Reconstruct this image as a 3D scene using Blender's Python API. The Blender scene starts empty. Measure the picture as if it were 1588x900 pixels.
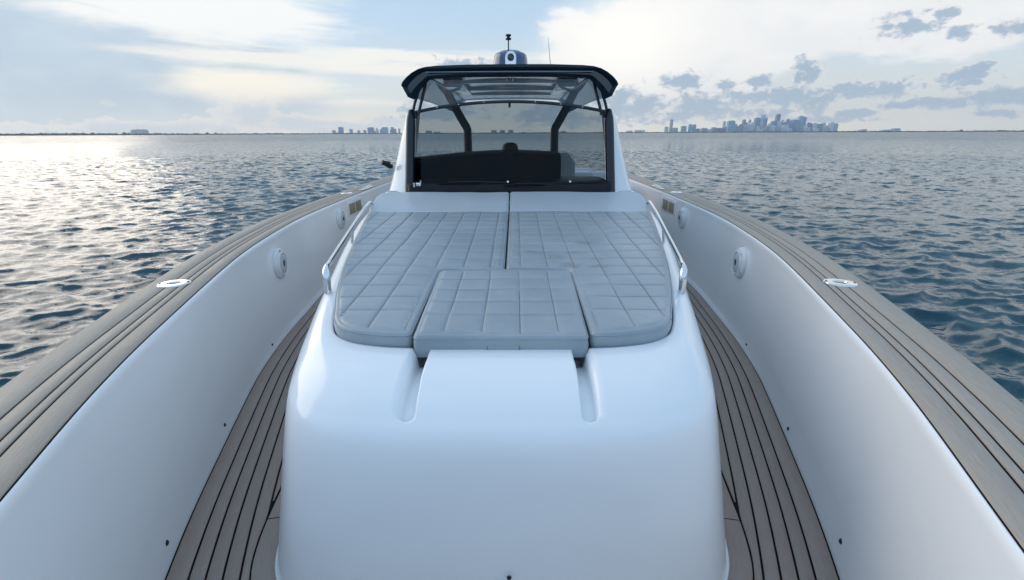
import bpy, bmesh, math, random
import numpy as np
from math import radians, sin, cos, tan, pi, atan2, sqrt
from mathutils import Vector, Matrix
from mathutils.geometry import delaunay_2d_cdt

SC = bpy.context.scene
COL = SC.collection
random.seed(11)
RNG = np.random.default_rng(5)

# ------------------------------------------------------------------ camera, sun, exposure
H = 2.40                      # eye height over the sea; heights 'h' below are relative to the eye
FPX, PITCH = 705.8, 19.0      # 16 mm lens on a 36 mm sensor (pixels of a 1588 wide frame)
cam_d = bpy.data.cameras.new('camera'); cam_d.lens = 16; cam_d.sensor_width = 36
cam_d.clip_start = 0.05; cam_d.clip_end = 40000
cam = bpy.data.objects.new('camera', cam_d); COL.objects.link(cam)
YAW = 0.5
cam.matrix_world = (Matrix.Translation((0.058, 0, H)) @ Matrix.Rotation(radians(YAW), 4, 'Z') @ Matrix.Rotation(radians(90 - PITCH), 4, 'X')
                    @ Matrix.Rotation(radians(-0.22), 4, 'Z'))
SC.camera = cam
SUN_AZ, SUN_EL = -68.0, 15.0   # azimuth from +Y towards +X, elevation (degrees)
sun_d = bpy.data.lights.new('sun', 'SUN'); sun_d.energy = 1.5; sun_d.angle = radians(62); sun_d.color = (1.0, 0.84, 0.67)
sun = bpy.data.objects.new('sun', sun_d); COL.objects.link(sun)
sd = Vector((sin(radians(SUN_AZ)) * cos(radians(SUN_EL)), cos(radians(SUN_AZ)) * cos(radians(SUN_EL)), sin(radians(SUN_EL))))
sun.rotation_euler = sd.to_track_quat('Z', 'Y').to_euler(); sun.location = (-40, 60, 30)
SC.view_settings.view_transform = 'Standard'; SC.view_settings.look = 'None'
SC.view_settings.exposure = 0.27; SC.view_settings.gamma = 1.0
SC.view_settings.use_curve_mapping = False
try:
    SC.cycles.use_denoising = True
    SC.cycles.max_bounces = 10; SC.cycles.glossy_bounces = 4; SC.cycles.transparent_max_bounces = 16
    SC.cycles.volume_bounces = 0
    SC.cycles.sample_clamp_indirect = 4
except Exception: pass

# ------------------------------------------------------------------ node helper
class NT:
    def __init__(s, tree):
        s.t = tree; s.n = tree.nodes; s.l = tree.links
    def put(s, sock, v):
        if v is None: return
        if isinstance(v, bpy.types.NodeSocket): s.l.new(v, sock)
        elif isinstance(v, bpy.types.Node): s.l.new(v.outputs[0], sock)
        else:
            if isinstance(v, (tuple, list)) and sock.type == 'RGBA' and len(v) == 3: v = (*v, 1)
            sock.default_value = v
    def node(s, typ, **props):
        nd = s.n.new(typ)
        for k, v in props.items(): setattr(nd, k, v)
        return nd
    def m(s, op, a, b=None, c=None, clamp=False):
        nd = s.node('ShaderNodeMath', operation=op, use_clamp=clamp)
        s.put(nd.inputs[0], a); s.put(nd.inputs[1], b)
        if c is not None: s.put(nd.inputs[2], c)
        return nd.outputs[0]
    def v(s, op, a, b=None, out=0):
        nd = s.node('ShaderNodeVectorMath', operation=op)
        s.put(nd.inputs[0], a); s.put(nd.inputs[1], b)
        return nd.outputs[out]
    def ramp(s, val, a, b, c=0.0, d=1.0, smooth=True):
        nd = s.node('ShaderNodeMapRange', interpolation_type='SMOOTHSTEP' if smooth else 'LINEAR')
        for i, x in enumerate((val, a, b, c, d)): s.put(nd.inputs[i], x)
        return nd.outputs[0]
    def mix(s, f, a, b, blend='MIX'):
        nd = s.node('ShaderNodeMix', data_type='RGBA', blend_type=blend)
        s.put(nd.inputs[0], f); s.put(nd.inputs[6], a); s.put(nd.inputs[7], b)
        return nd.outputs[2]
    def noise(s, vec, scale, detail=4, rough=0.55, dist=0.0, dim='3D'):
        nd = s.node('ShaderNodeTexNoise', noise_dimensions=dim)
        s.put(nd.inputs['Vector'], vec); nd.inputs['Scale'].default_value = scale
        nd.inputs['Detail'].default_value = detail; nd.inputs['Roughness'].default_value = rough
        nd.inputs['Distortion'].default_value = dist
        return nd.outputs[0]
    def bump(s, h, strength, dist, normal=None):
        nd = s.node('ShaderNodeBump'); nd.inputs['Strength'].default_value = strength
        nd.inputs['Distance'].default_value = dist; s.put(nd.inputs['Height'], h)
        if normal is not None: s.put(nd.inputs['Normal'], normal)
        return nd.outputs[0]

# ------------------------------------------------------------------ world: Nishita sky with a deck of clouds
world = bpy.data.worlds.new('World'); SC.world = world; world.use_nodes = True
W = NT(world.node_tree); W.n.clear()
def sky_dir(u, v):
    """azimuth and elevation of a feature of the sky, read off the photograph once"""
    x = (u - 794) / FPX; yc = (450 - v) / FPX; p = radians(PITCH)
    y = cos(p) + yc * sin(p); z = -sin(p) + yc * cos(p)
    return math.degrees(atan2(x, y)) - YAW, math.degrees(math.asin(z / sqrt(x * x + y * y + z * z)))
tc = W.node('ShaderNodeTexCoord')
D = W.v('NORMALIZE', tc.outputs['Generated'])
sep = W.node('ShaderNodeSeparateXYZ'); W.put(sep.inputs[0], D)
az = W.m('MULTIPLY', W.m('ARCTAN2', sep.outputs[0], sep.outputs[1]), 180 / pi)
el = W.m('MULTIPLY', W.m('ARCSINE', sep.outputs[2]), 180 / pi)
cmb = W.node('ShaderNodeCombineXYZ'); W.put(cmb.inputs[0], az); W.put(cmb.inputs[1], el)
P = cmb.outputs[0]
sky = W.node('ShaderNodeTexSky', sky_type='NISHITA', sun_disc=False)
sky.sun_elevation = radians(SUN_EL); sky.sun_rotation = radians(SUN_AZ)
sky.altitude = 0; sky.air_density = 1.0; sky.dust_density = 0.6; sky.ozone_density = 1.5
NV = W.v('MULTIPLY', D, (1.0, 1.0, 2.3))
n_big = W.noise(NV, 3.2, 7, 0.56, 0.25)
n_mid = W.noise(W.v('ADD', NV, (3.1, 1.7, 0.4)), 9.0, 8, 0.56, 0.1)
n_cum = W.noise(W.v('ADD', W.v('MULTIPLY', D, (1, 1, 1.7)), (7.1, 2.7, 4.4)), 25.0, 10, 0.62, 0.08)
n_str = W.noise(W.v('MULTIPLY', D, (1.0, 1.0, 9.0)), 5.5, 6, 0.55, 0.5)
def cn(n, k): return W.m('MULTIPLY', W.m('SUBTRACT', n, 0.5), k)
def blob(acc, u, v, ru, rv, gain=1.0):
    a, e = sky_dir(u, v)
    k = 57.3 / FPX * cos(radians(a)) ** 1.3
    d = W.v('LENGTH', W.v('MULTIPLY', W.v('SUBTRACT', P, (a, e, 0)), (1 / (ru * k), 1 / (rv * k), 0)), out=1)
    x = W.m('MULTIPLY', W.m('SUBTRACT', 1.0, d), gain)
    return x if acc is None else W.m('MAXIMUM', acc, x)
SKYK = 1.0
base = W.mix(1.0, sky.outputs[0], (SKYK, SKYK, SKYK), 'MULTIPLY')
# thin milky veil in the air towards the horizon
veil = W.ramp(el, 0.0, 40.0, 0.85, 0.70)
veil_col = W.mix(W.ramp(el, 0.0, 14.0), (8.9, 8.9, 8.3), (5.5, 7.4, 9.4))
veil_col = W.mix(W.ramp(el, 14.0, 60.0), veil_col, (6.6, 9.0, 12.0))
behind = W.ramp(W.m('ABSOLUTE', W.m('ADD', az, 10.0)), 40.0, 150.0)       # away from the sun the air is bluer and dimmer
veil_col = W.mix(W.m('MULTIPLY', behind, 0.9), veil_col, (5.4, 8.5, 12.2))
base = W.mix(veil, base, veil_col)
# glow of the low sun through thin cloud
gsun = W.v('DOT_PRODUCT', D, tuple(sd), out=1)
# --- generic cloud all round the sky (weak inside the field the photograph shows)
hdeck = W.ramp(W.m('ADD', n_big, cn(n_mid, 0.25)), 0.50, 0.66)
hdeck = W.m('MULTIPLY', hdeck, W.ramp(W.m('ADD', el, W.m('MULTIPLY', behind, 20)), 14.0, 22.0))
lit = W.mix(behind, (11.6, 11.8, 12.0), (8.2, 10.0, 12.4))
col = W.mix(W.m('MULTIPLY', hdeck, 0.7), base, lit)
# --- left: big grey-blue rain veil
a = blob(None, 60, 150, 470, 105)
a = blob(a, 300, 92, 190, 44)
a = blob(a, -300, 60, 500, 240)
ga = W.ramp(W.m('ADD', a, W.m('ADD', cn(n_big, 0.4), cn(n_mid, 0.3))), 0.0, 0.25)
greycol = W.mix(W.ramp(el, 0.5, 9.0), (4.7, 5.7, 6.7), (4.9, 6.1, 7.3))
greycol = W.mix(W.ramp(W.m('ADD', n_mid, cn(n_big, 0.8)), 0.35, 0.75), greycol, (5.7, 6.7, 7.6))
col = W.mix(W.m('MULTIPLY', ga, 0.92), col, greycol)
# --- left: bright cirrus fan at the top and its warm streaks
b = blob(None, 330, 18, 240, 46)
b = blob(b, 200, -40, 330, 60)
cb = W.ramp(W.m('ADD', b, W.m('ADD', cn(n_str, 1.0), cn(n_mid, 0.6))), 0.0, 0.5)
col = W.mix(W.m('MULTIPLY', cb, 0.9), col, (9.9, 9.8, 9.5))
s_ = blob(None, 460, 92, 260, 15)
s_ = blob(s_, 620, 108, 200, 11)
s_ = blob(s_, 420, 128, 150, 20)
s_ = blob(s_, 640, 88, 260, 10)
s_ = blob(s_, 560, 160, 130, 8, 0.5)
cs = W.ramp(W.m('ADD', s_, W.m('ADD', cn(n_str, 1.5), cn(n_mid, 0.3))), -0.05, 0.6)
col = W.mix(W.m('MULTIPLY', cs, 0.85), col, (10.0, 9.7, 8.9))
wg = blob(None, 385, 132, 150, 34)
col = W.mix(W.m('MULTIPLY', W.ramp(W.m('ADD', wg, cn(n_mid, .6)), 0.0, 0.7), 0.9), col, (10.6, 9.8, 8.3))
# --- right: great anvil sheet, white, brightest by its lower left corner
c = blob(None, 1010, 95, 150, 85)
c = blob(c, 1120, 48, 250, 66)
c = blob(c, 1330, 2, 380, 82)
c = blob(c, 1600, -78, 520, 142)
c = blob(c, 960, 130, 95, 75)
cc = W.ramp(W.m('ADD', c, W.m('ADD', cn(n_big, 0.5), cn(n_mid, 0.8))), 0.0, 0.16)
anv = W.mix(W.ramp(n_mid, 0.35, 0.7), (9.0, 9.0, 9.0), (9.7, 9.55, 9.3))
col = W.mix(W.m('MULTIPLY', cc, 0.94), col, anv)
gl = blob(None, 965, 80, 150, 100)
col = W.mix(W.ramp(gl, 0.0, 0.9), col, (10.8, 10.5, 9.9))
# --- warm low band over the horizon
hz = W.m('MULTIPLY', W.ramp(el, 0.2, 4.0, 1.0, 0.0), W.ramp(W.m('ABSOLUTE', W.m('ADD', az, -2.0)), 20.0, 60.0, 1.0, 0.25))
col = W.mix(W.m('MULTIPLY', hz, 0.6), col, (10.0, 9.4, 8.2))
# --- left horizon: sunlit cauliflower heads with lavender bodies
h1 = blob(None, 385, 178, 55, 28); h1 = blob(h1, 455, 192, 90, 18); h1 = blob(h1, 540, 196, 110, 14)
h1 = blob(h1, 610, 190, 60, 14); h1 = blob(h1, 250, 200, 200, 16)
hh = W.m('ADD', h1, cn(n_cum, 2.2))
m1 = W.ramp(hh, 0.02, 0.22)
rim = W.ramp(hh, 0.10, 0.75)
col = W.mix(W.m('MULTIPLY', m1, 0.85), col, W.mix(rim, (9.6, 8.9, 8.0), (7.0, 7.3, 7.8)))
# --- right: scattered slate-blue cumulus
q = None
for (u, v, ru, rv, g) in [(1066, 128, 36, 17, 1), (1124, 134, 26, 9, 1), (1090, 166, 62, 25, 1), (1000, 168, 45, 22, 1), (960, 165, 40, 26, 1),
        (1180, 128, 24, 11, 1), (1200, 152, 72, 17, 1), (1258, 118, 28, 22, 1), (1265, 160, 36, 25, 1), (1325, 138, 46, 16, 1),
        (1385, 142, 42, 15, 1), (1385, 166, 26, 8, 1), (1505, 122, 36, 20, 1), (1550, 152, 70, 18, 1), (1450, 164, 66, 10, 1),
        (1640, 150, 70, 26, 1), (1408, 42, 44, 22, 1), (1466, 24, 22, 9, 1), (1492, 54, 20, 12, 1), (1582, 46, 34, 13, 1), (1325, 178, 36, 8, 1),
        (1560, 178, 44, 7, .7), (1180, 178, 60, 10, 1), (690, 172, 80, 18, 1), (860, 178, 90, 18, 1), (1056, 178, 44, 12, 1), (720, 98, 50, 9, .6),
        (640, 170, 36, 8, .8), (1260, 188, 80, 6, .8)]:
    q = blob(q, u, v, ru * 1.02, rv * 1.12, g * 1.6)
# further round, out of the picture, the same kind of cumulus goes on
far = W.m('MULTIPLY', W.m('MULTIPLY', W.ramp(W.m('ABSOLUTE', az), 50.0, 62.0), W.ramp(el, 10.0, 26.0, 1.0, 0.0)), W.ramp(n_mid, 0.45, 0.62))
q = W.m('MAXIMUM', q, W.m('SUBTRACT', W.m('MULTIPLY', far, 2.0), 1.6))
n_fin = W.noise(W.v('MULTIPLY', D, (1, 1, 1.5)), 62.0, 6, 0.62, 0.1)
qq = W.m('ADD', W.m('MAXIMUM', q, -1.6), W.m('ADD', cn(n_cum, 4.0), cn(n_fin, 2.0)))
mq = W.ramp(qq, -0.02, 0.50)
shade = W.ramp(W.m('ADD', qq, cn(n_fin, 1.6)), 0.15, 1.0)
qcol = W.mix(shade, (8.2, 8.2, 8.2), (3.9, 5.0, 6.2))
qcol = W.mix(W.m('MULTIPLY', W.ramp(el, 0.0, 6.0, 1.0, 0.0), 0.35), qcol, (7.4, 7.4, 7.5))
col = W.mix(W.m('MULTIPLY', mq, 0.94), col, qcol)
# --- small warm puffs low on the right
w1 = W.m('MULTIPLY', W.ramp(n_cum, 0.60, 0.70), W.m('MULTIPLY', W.ramp(el, 0.4, 1.0), W.ramp(el, 2.0, 3.5, 1.0, 0.0)))
col = W.mix(W.m('MULTIPLY', w1, 0.6), col, (9.8, 9.0, 7.9))
# below the horizon: dull sea colour
col = W.mix(W.ramp(el, -0.6, -0.1, 1.0, 0.0), col, (2.0, 2.6, 3.0))
bg = W.node('ShaderNodeBackground'); W.put(bg.inputs[0], col); bg.inputs[1].default_value = 0.088
wo = W.node('ShaderNodeOutputWorld'); W.put(wo.inputs[0], bg.outputs[0])
try: world.cycles.sampling_method = 'MANUAL'; world.cycles.sample_map_resolution = 1024
except Exception: pass

# ------------------------------------------------------------------ materials
def new_mat(name):
    m_ = bpy.data.materials.new(name); m_.use_nodes = True
    t = NT(m_.node_tree); b_ = t.n['Principled BSDF']
    return m_, t, b_
def simple(name, colr, rough=0.5, metal=0.0, ior=1.5, coat=0.0, bump=None, var=0.0):
    m_, t, b_ = new_mat(name)
    b_.inputs['Base Color'].default_value = (*colr, 1); b_.inputs['Roughness'].default_value = rough
    b_.inputs['Metallic'].default_value = metal; b_.inputs['IOR'].default_value = ior
    b_.inputs['Coat Weight'].default_value = coat; b_.inputs['Coat Roughness'].default_value = 0.08
    tcn = t.node('ShaderNodeTexCoord')
    if var:
        n = t.noise(tcn.outputs['Object'], 2.3, 5, 0.6)
        t.put(b_.inputs['Base Color'], t.mix(t.ramp(n, 0.3, 0.7), tuple(x * (1 - var) for x in colr), colr))
    if bump:
        t.put(b_.inputs['Normal'], t.bump(t.noise(tcn.outputs['Object'], bump[0], 3, 0.6), bump[1], 0.002))
    return m_
# gelcoat: faint grime, orange peel in the gloss
def gelcoat(name, colr, rough=0.16):
    m_, t, b_ = new_mat(name)
    tcn = t.node('ShaderNodeTexCoord'); o = tcn.outputs['Object']
    g = t.noise(o, 1.7, 3, 0.5); g2 = t.noise(o, 2.5, 3, 0.5)
    g3 = t.noise(o, 95.0, 2, 0.5)
    cc_ = t.mix(t.m('MULTIPLY', t.ramp(g, 0.42, 0.75), 0.35), colr, (colr[0] * .93, colr[1] * .93, colr[2] * .91))
    cc_ = t.mix(t.m('MULTIPLY', t.ramp(g3, 0.77, 0.82), 0.35), cc_, (0.42, 0.40, 0.37))
    t.put(b_.inputs['Base Color'], cc_)
    t.put(b_.inputs['Roughness'], t.ramp(g2, 0.3, 0.75, rough * 0.85, rough * 1.25))
    sp_r = t.ramp(t.noise(o, 55.0, 3, 0.6), 0.63, 0.69)
    rr0 = t.ramp(g2, 0.3, 0.75, rough * 0.85, rough * 1.25)
    t.put(b_.inputs['Roughness'], t.m('ADD', rr0, t.m('MULTIPLY', sp_r, 0.07)))
    b_.inputs['IOR'].default_value = 1.5
    b_.inputs['Coat Weight'].default_value = 0.25; b_.inputs['Coat Roughness'].default_value = 0.05
    t.put(b_.inputs['Normal'], t.bump(t.noise(o, 4.0, 1, 0.3), 0.04, 0.01))
    return m_
M_gel = gelcoat('white_gelcoat', (0.82, 0.84, 0.86))
M_gelside = gelcoat('white_gelcoat_bulwark', (0.82, 0.83, 0.84), 0.15)
M_dark = simple('dark_gelcoat', (0.016, 0.034, 0.054), 0.12, coat=0.5, var=0.2)
M_black = simple('black_plastic', (0.004, 0.006, 0.010), 0.5, var=0.2, bump=(300, 0.15))
M_dash = simple('dash_vinyl', (0.002, 0.008, 0.020), 0.6, var=0.3, bump=(240, 0.25))
M_post = simple('powder_coated_aluminium', (0.022, 0.032, 0.045), 0.38, var=0.25, bump=(200, 0.1))
M_pillar = simple('pillar_paint', (0.006, 0.012, 0.024), 0.30, coat=0.0, var=0.2)
M_steel = simple('polished_steel', (0.78, 0.79, 0.80), 0.09, metal=1.0, var=0.08)
M_rubber = simple('black_caulk', (0.006, 0.006, 0.007), 0.55)
M_rubber.node_tree.nodes['Principled BSDF'].inputs['Specular IOR Level'].default_value = 0.08
M_hole = simple('dark_opening', (0.004, 0.004, 0.005), 0.8)
M_under = simple('hardtop_underside', (0.27, 0.32, 0.36), 0.10, coat=0.6, var=0.15)
M_beige = simple('seat_vinyl', (0.55, 0.54, 0.51), 0.45, var=0.15, bump=(180, 0.3))
M_whitepl = simple('white_plastic', (0.74, 0.75, 0.76), 0.28, var=0.06)
M_grille = simple('speaker_grille', (0.50, 0.53, 0.56), 0.45, var=0.1, bump=(900, 0.8))
M_blue = simple('dome_blue', (0.030, 0.080, 0.20), 0.10, coat=0.7, var=0.15)
M_lens = simple('lens_glass', (0.01, 0.012, 0.015), 0.04, coat=1.0)
M_brown = simple('louvre_brown', (0.27, 0.24, 0.19), 0.5, var=0.2)

def glass_mat(name, tint, refl=1.0, rough=0.0):
    m_ = bpy.data.materials.new(name); m_.use_nodes = True
    t = NT(m_.node_tree); t.n.clear()
    tr = t.node('ShaderNodeBsdfTransparent'); tr.inputs[0].default_value = (*tint, 1)
    gl_ = t.node('ShaderNodeBsdfGlossy'); gl_.inputs['Roughness'].default_value = rough
    gl_.inputs[0].default_value = (refl, refl, refl, 1)
    fr = t.node('ShaderNodeFresnel'); fr.inputs[0].default_value = 1.5
    mx = t.node('ShaderNodeMixShader'); t.put(mx.inputs[0], fr.outputs[0]); t.put(mx.inputs[1], tr.outputs[0]); t.put(mx.inputs[2], gl_.outputs[0])
    out = t.node('ShaderNodeOutputMaterial'); t.put(out.inputs[0], mx.outputs[0])
    return m_
M_glass = glass_mat('tinted_glass', (0.60, 0.645, 0.67), 0.20)
M_vinyl = glass_mat('clear_vinyl', (0.93, 0.945, 0.95), 0.8, 0.03)

def teak(name, tone=1.0, red=0.0):
    m_, t, b_ = new_mat(name)
    uv = t.node('ShaderNodeUVMap'); u_ = uv.outputs[0]
    oi = t.node('ShaderNodeObjectInfo')
    off = t.node('ShaderNodeCombineXYZ'); t.put(off.inputs[0], t.m('MULTIPLY', oi.outputs['Random'], 37.0)); t.put(off.inputs[1], t.m('MULTIPLY', oi.outputs['Random'], 11.0))
    uu = t.v('ADD', u_, off.outputs[0])
    gr = t.noise(t.v('MULTIPLY', uu, (12, 170, 1)), 1.0, 5, 0.6, 0.4)
    gr2 = t.noise(t.v('MULTIPLY', uu, (60, 420, 1)), 1.0, 3, 0.6)
    pat = t.noise(t.v('MULTIPLY', uu, (1.6, 7, 1)), 1.0, 5, 0.6)
    a_ = (0.235 * tone + red * .035, (0.198 - .008 * red) * tone, 0.162 * tone); b2 = (0.365 * tone + red * .05, (0.318 - .014 * red) * tone, 0.262 * tone)
    c1 = t.mix(t.ramp(gr, 0.0, 1.0), a_, b2)
    c1 = t.mix(t.m('MULTIPLY', t.ramp(pat, 0.40, 0.72), 0.5), c1, (0.32 * tone, 0.295 * tone, 0.265 * tone))
    c1 = t.mix(t.m('MULTIPLY', t.ramp(gr2, 0.60, 0.74), 0.45), c1, (0.12 * tone, 0.10 * tone, 0.085 * tone))
    k = t.ramp(oi.outputs['Random'], 0.0, 1.0, 0.91, 1.07, False)
    mul = t.node('ShaderNodeCombineColor'); [t.put(mul.inputs[i], k) for i in range(3)]
    c1 = t.mix(1.0, c1, mul.outputs[0], 'MULTIPLY')
    t.put(b_.inputs['Base Color'], c1)
    t.put(b_.inputs['Roughness'], t.ramp(pat, 0.3, 0.7, 0.50, 0.68))
    t.put(b_.inputs['Normal'], t.bump(gr, 0.18, 0.0012))
    return m_
M_teak = teak('weathered_teak', 1.15)
M_teak_sole = teak('sole_teak', 0.95, 0.6)

def cushion_mat():
    m_, t, b_ = new_mat('cushion_vinyl')
    tcn = t.node('ShaderNodeTexCoord'); o = tcn.outputs['Object']
    n1 = t.noise(o, 3.0, 6, 0.6); n2 = t.noise(o, 13.0, 6, 0.65); n3 = t.noise(o, 420.0, 2, 0.6)
    c1 = t.mix(t.ramp(n1, 0.35, 0.7), (0.270, 0.318, 0.350), (0.318, 0.366, 0.398))
    c1 = t.mix(t.m('MULTIPLY', t.ramp(n2, 0.60, 0.74), 0.30), c1, (0.19, 0.24, 0.28))
    # the scuffed damp smudges on the right pad
    geo = tcn.outputs['Object']
    st = None
    for (x, y, r) in [(.30, 2.62, .10), (.42, 2.72, .09), (.36, 2.47, .10), (.52, 2.45, .09), (.17, 2.72, .07), (.50, 2.95, .12)]:
        d = t.v('LENGTH', t.v('MULTIPLY', t.v('SUBTRACT', geo, (x, y, 0)), (1 / r, 1 / (r * .6), 0)), out=1)
        s1 = t.m('SUBTRACT', 1.0, d); st = s1 if st is None else t.m('MAXIMUM', st, s1)
    stn = t.ramp(t.m('ADD', st, t.m('MULTIPLY', t.m('SUBTRACT', t.noise(o, 26.0, 5, 0.7), 0.5), 3.0)), 0.1, 0.8)
    c1 = t.mix(t.m('MULTIPLY', stn, 0.45), c1, (0.16, 0.175, 0.195))
    sy = t.node('ShaderNodeSeparateXYZ'); t.put(sy.inputs[0], o)      # the smooth bolster along the back is coloured paler than the quilting
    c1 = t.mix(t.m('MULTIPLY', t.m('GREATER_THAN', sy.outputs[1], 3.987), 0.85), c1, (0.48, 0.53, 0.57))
    t.put(b_.inputs['Base Color'], c1)
    b_.inputs['Roughness'].default_value = 0.40; b_.inputs['Specular IOR Level'].default_value = 0.7
    t.put(b_.inputs['Normal'], t.bump(n3, 0.22, 0.0012, t.bump(t.noise(o, 22.0, 3, 0.5), 0.25, 0.006)))
    return m_
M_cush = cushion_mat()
M_thread = simple('cushion_thread', (0.11, 0.125, 0.145), 0.7)

def water_mat():
    m_, t, b_ = new_mat('sea_water')
    g = t.node('ShaderNodeNewGeometry'); p = g.outputs['Position']
    dist = t.v('LENGTH', p, out=1)
    def slopes(scale, off_, k, w, det=3, rough=0.6):
        nd = t.node('ShaderNodeTexNoise'); nd.inputs['Scale'].default_value = 1.0; nd.inputs['Detail'].default_value = det
        nd.inputs['Roughness'].default_value = rough; nd.inputs['Distortion'].default_value = 0.4
        t.put(nd.inputs['Vector'], t.v('ADD', t.v('MULTIPLY', p, scale), off_))
        v_ = t.v('MULTIPLY', t.v('SUBTRACT', nd.outputs['Color'], (.5, .5, .5)), (k * .75, k, 0))
        cw = t.node('ShaderNodeCombineXYZ'); t.put(cw.inputs[0], w); t.put(cw.inputs[1], w)
        return t.v('MULTIPLY', v_, cw.outputs[0])
    s1_ = slopes((4.6, 7.0, 1), (0, 0, 3.1), 0.62, t.ramp(dist, 40.0, 90.0, 1.0, 0.45))
    s2_ = slopes((1.5, 3.2, 1), (5, 2, 7.7), 2.5, t.ramp(dist, 5.0, 60.0, 0.12, 1.1), 4)
    s3_ = slopes((0.10, 0.40, 1), (1, 9, 1.7), 2.4, t.ramp(dist, 50.0, 300.0, 0.0, 1.0), 6, 0.75)
    nrm = t.v('NORMALIZE', t.v('ADD', g.outputs['Normal'], t.v('ADD', s1_, t.v('ADD', s2_, s3_))))
    t.put(b_.inputs['Normal'], nrm)
    pat = t.noise(t.v('MULTIPLY', p, (0.012, 0.03, 1)), 1.0, 4, 0.6)
    t.put(b_.inputs['Base Color'], t.mix(t.ramp(pat, 0.35, 0.65), (0.002, 0.046, 0.068), (0.003, 0.060, 0.084)))
    t.put(b_.inputs['Roughness'], t.ramp(dist, 25.0, 260.0, 0.05, 0.22))
    b_.inputs['IOR'].default_value = 1.33
    b_.inputs['Specular Tint'].default_value = (1, 1, 1, 1)
    return m_
M_water = water_mat()

# ------------------------------------------------------------------ mesh helpers
def link(o, parent=None):
    COL.objects.link(o)
    if parent is not None: o.parent = parent
    return o
def mobj(name, verts, faces, mat, parent=None, smooth=True, uvs=None, sharp=None):
    me = bpy.data.meshes.new(name)
    me.from_pydata([tuple(map(float, v)) for v in verts], [], [tuple(map(int, f)) for f in faces])
    if mat is not None: me.materials.append(mat)
    if uvs is not None:
        ul = me.uv_layers.new(name='UVMap')
        for lp in me.loops: ul.data[lp.index].uv = uvs[lp.vertex_index]
    me.validate(); me.update()
    if smooth:
        me.shade_smooth()
        if sharp is not None: me.set_sharp_from_angle(angle=radians(sharp))
    return link(bpy.data.objects.new(name, me), parent)
def fix_normals(o):
    bm = bmesh.new(); bm.from_mesh(o.data); bmesh.ops.recalc_face_normals(bm, faces=bm.faces); bm.to_mesh(o.data); bm.free()
    return o
def empty(name, loc=(0, 0, 0)):
    o = bpy.data.objects.new(name, None); o.location = loc; o.empty_display_size = 0.2
    return link(o)
def thing(o, label, cat, group=None):
    o['label'] = label; o['category'] = cat
    if group: o['group'] = group
    return o
def catmull(pts, n, closed=False):
    """centripetal-ish Catmull-Rom through pts, n samples per span"""
    P_ = [np.array(p, float) for p in pts]; m_ = len(P_); out = []
    for i in range(m_ if closed else m_ - 1):
        if closed: p0, p1, p2, p3 = P_[i - 1], P_[i], P_[(i + 1) % m_], P_[(i + 2) % m_]
        else: p0 = P_[max(i - 1, 0)]; p1 = P_[i]; p2 = P_[i + 1]; p3 = P_[min(i + 2, m_ - 1)]
        for k in range(n):
            t = k / n
            out.append(0.5 * ((2 * p1) + (-p0 + p2) * t + (2 * p0 - 5 * p1 + 4 * p2 - p3) * t * t + (-p0 + 3 * p1 - 3 * p2 + p3) * t ** 3))
    if not closed: out.append(P_[-1])
    return np.array(out)
def resample(pts, step):
    pts = np.array(pts, float); d = np.r_[0, np.cumsum(np.linalg.norm(np.diff(pts, axis=0), axis=1))]
    n = max(2, int(d[-1] / step) + 1); s = np.linspace(0, d[-1], n)
    return np.stack([np.interp(s, d, pts[:, k]) for k in range(pts.shape[1])], 1)
def grid_faces(nr, nc, closed=False):
    f = []
    for i in range(nr - 1):
        for j in range(nc - (0 if closed else 1)):
            a_ = i * nc + j; b_ = i * nc + (j + 1) % nc
            f.append((a_, b_, b_ + nc, a_ + nc))
    return f
def tube(name, path, rad, mat, parent=None, seg=12, flat=None, caps=True):
    path = [Vector(p) for p in path]; n = len(path)
    rad = rad if isinstance(rad, (list, tuple, np.ndarray)) else [rad] * n
    V, F = [], []; up = None
    for i, p in enumerate(path):
        tg = (path[min(i + 1, n - 1)] - path[max(i - 1, 0)]).normalized()
        if up is None:
            up = Vector((0, 0, 1)) if abs(tg.z) < 0.9 else Vector((1, 0, 0))
        s_1 = tg.cross(up).normalized(); up = s_1.cross(tg).normalized()
        for k in range(seg):
            a_ = 2 * pi * k / seg; q_ = s_1 * cos(a_) * (flat or 1) + up * sin(a_)
            V.append(p + q_ * rad[i])
    F = grid_faces(n, seg, True)
    if caps:
        V += [path[0], path[-1]]
        for k in range(seg):
            F.append((len(V) - 2, (k + 1) % seg, k)); F.append((len(V) - 1, (n - 1) * seg + k, (n - 1) * seg + (k + 1) % seg))
    return mobj(name, V, F, mat, parent, True, sharp=50)
def bevel_box(name, c, size, mat, parent=None, r=0.01, rot=0.0, seg=3, taper=1.0, shear=0.0):
    bm = bmesh.new(); bmesh.ops.create_cube(bm, size=1)
    for v in bm.verts:
        k = taper if v.co.z > 0 else 1.0
        v.co = Vector((v.co.x * size[0] * k, v.co.y * size[1] * k + (shear if v.co.z > 0 else 0), v.co.z * size[2]))
    if r: bmesh.ops.bevel(bm, geom=list(bm.edges), offset=r, segments=seg, affect='EDGES', profile=0.5)
    bmesh.ops.rotate(bm, verts=bm.verts, matrix=Matrix.Rotation(rot, 3, 'Z')); bmesh.ops.translate(bm, verts=bm.verts, vec=c)
    me = bpy.data.meshes.new(name); bm.to_mesh(me); bm.free(); me.materials.append(mat); me.shade_smooth(); me.set_sharp_from_angle(angle=radians(40))
    return link(bpy.data.objects.new(name, me), parent)
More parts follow.
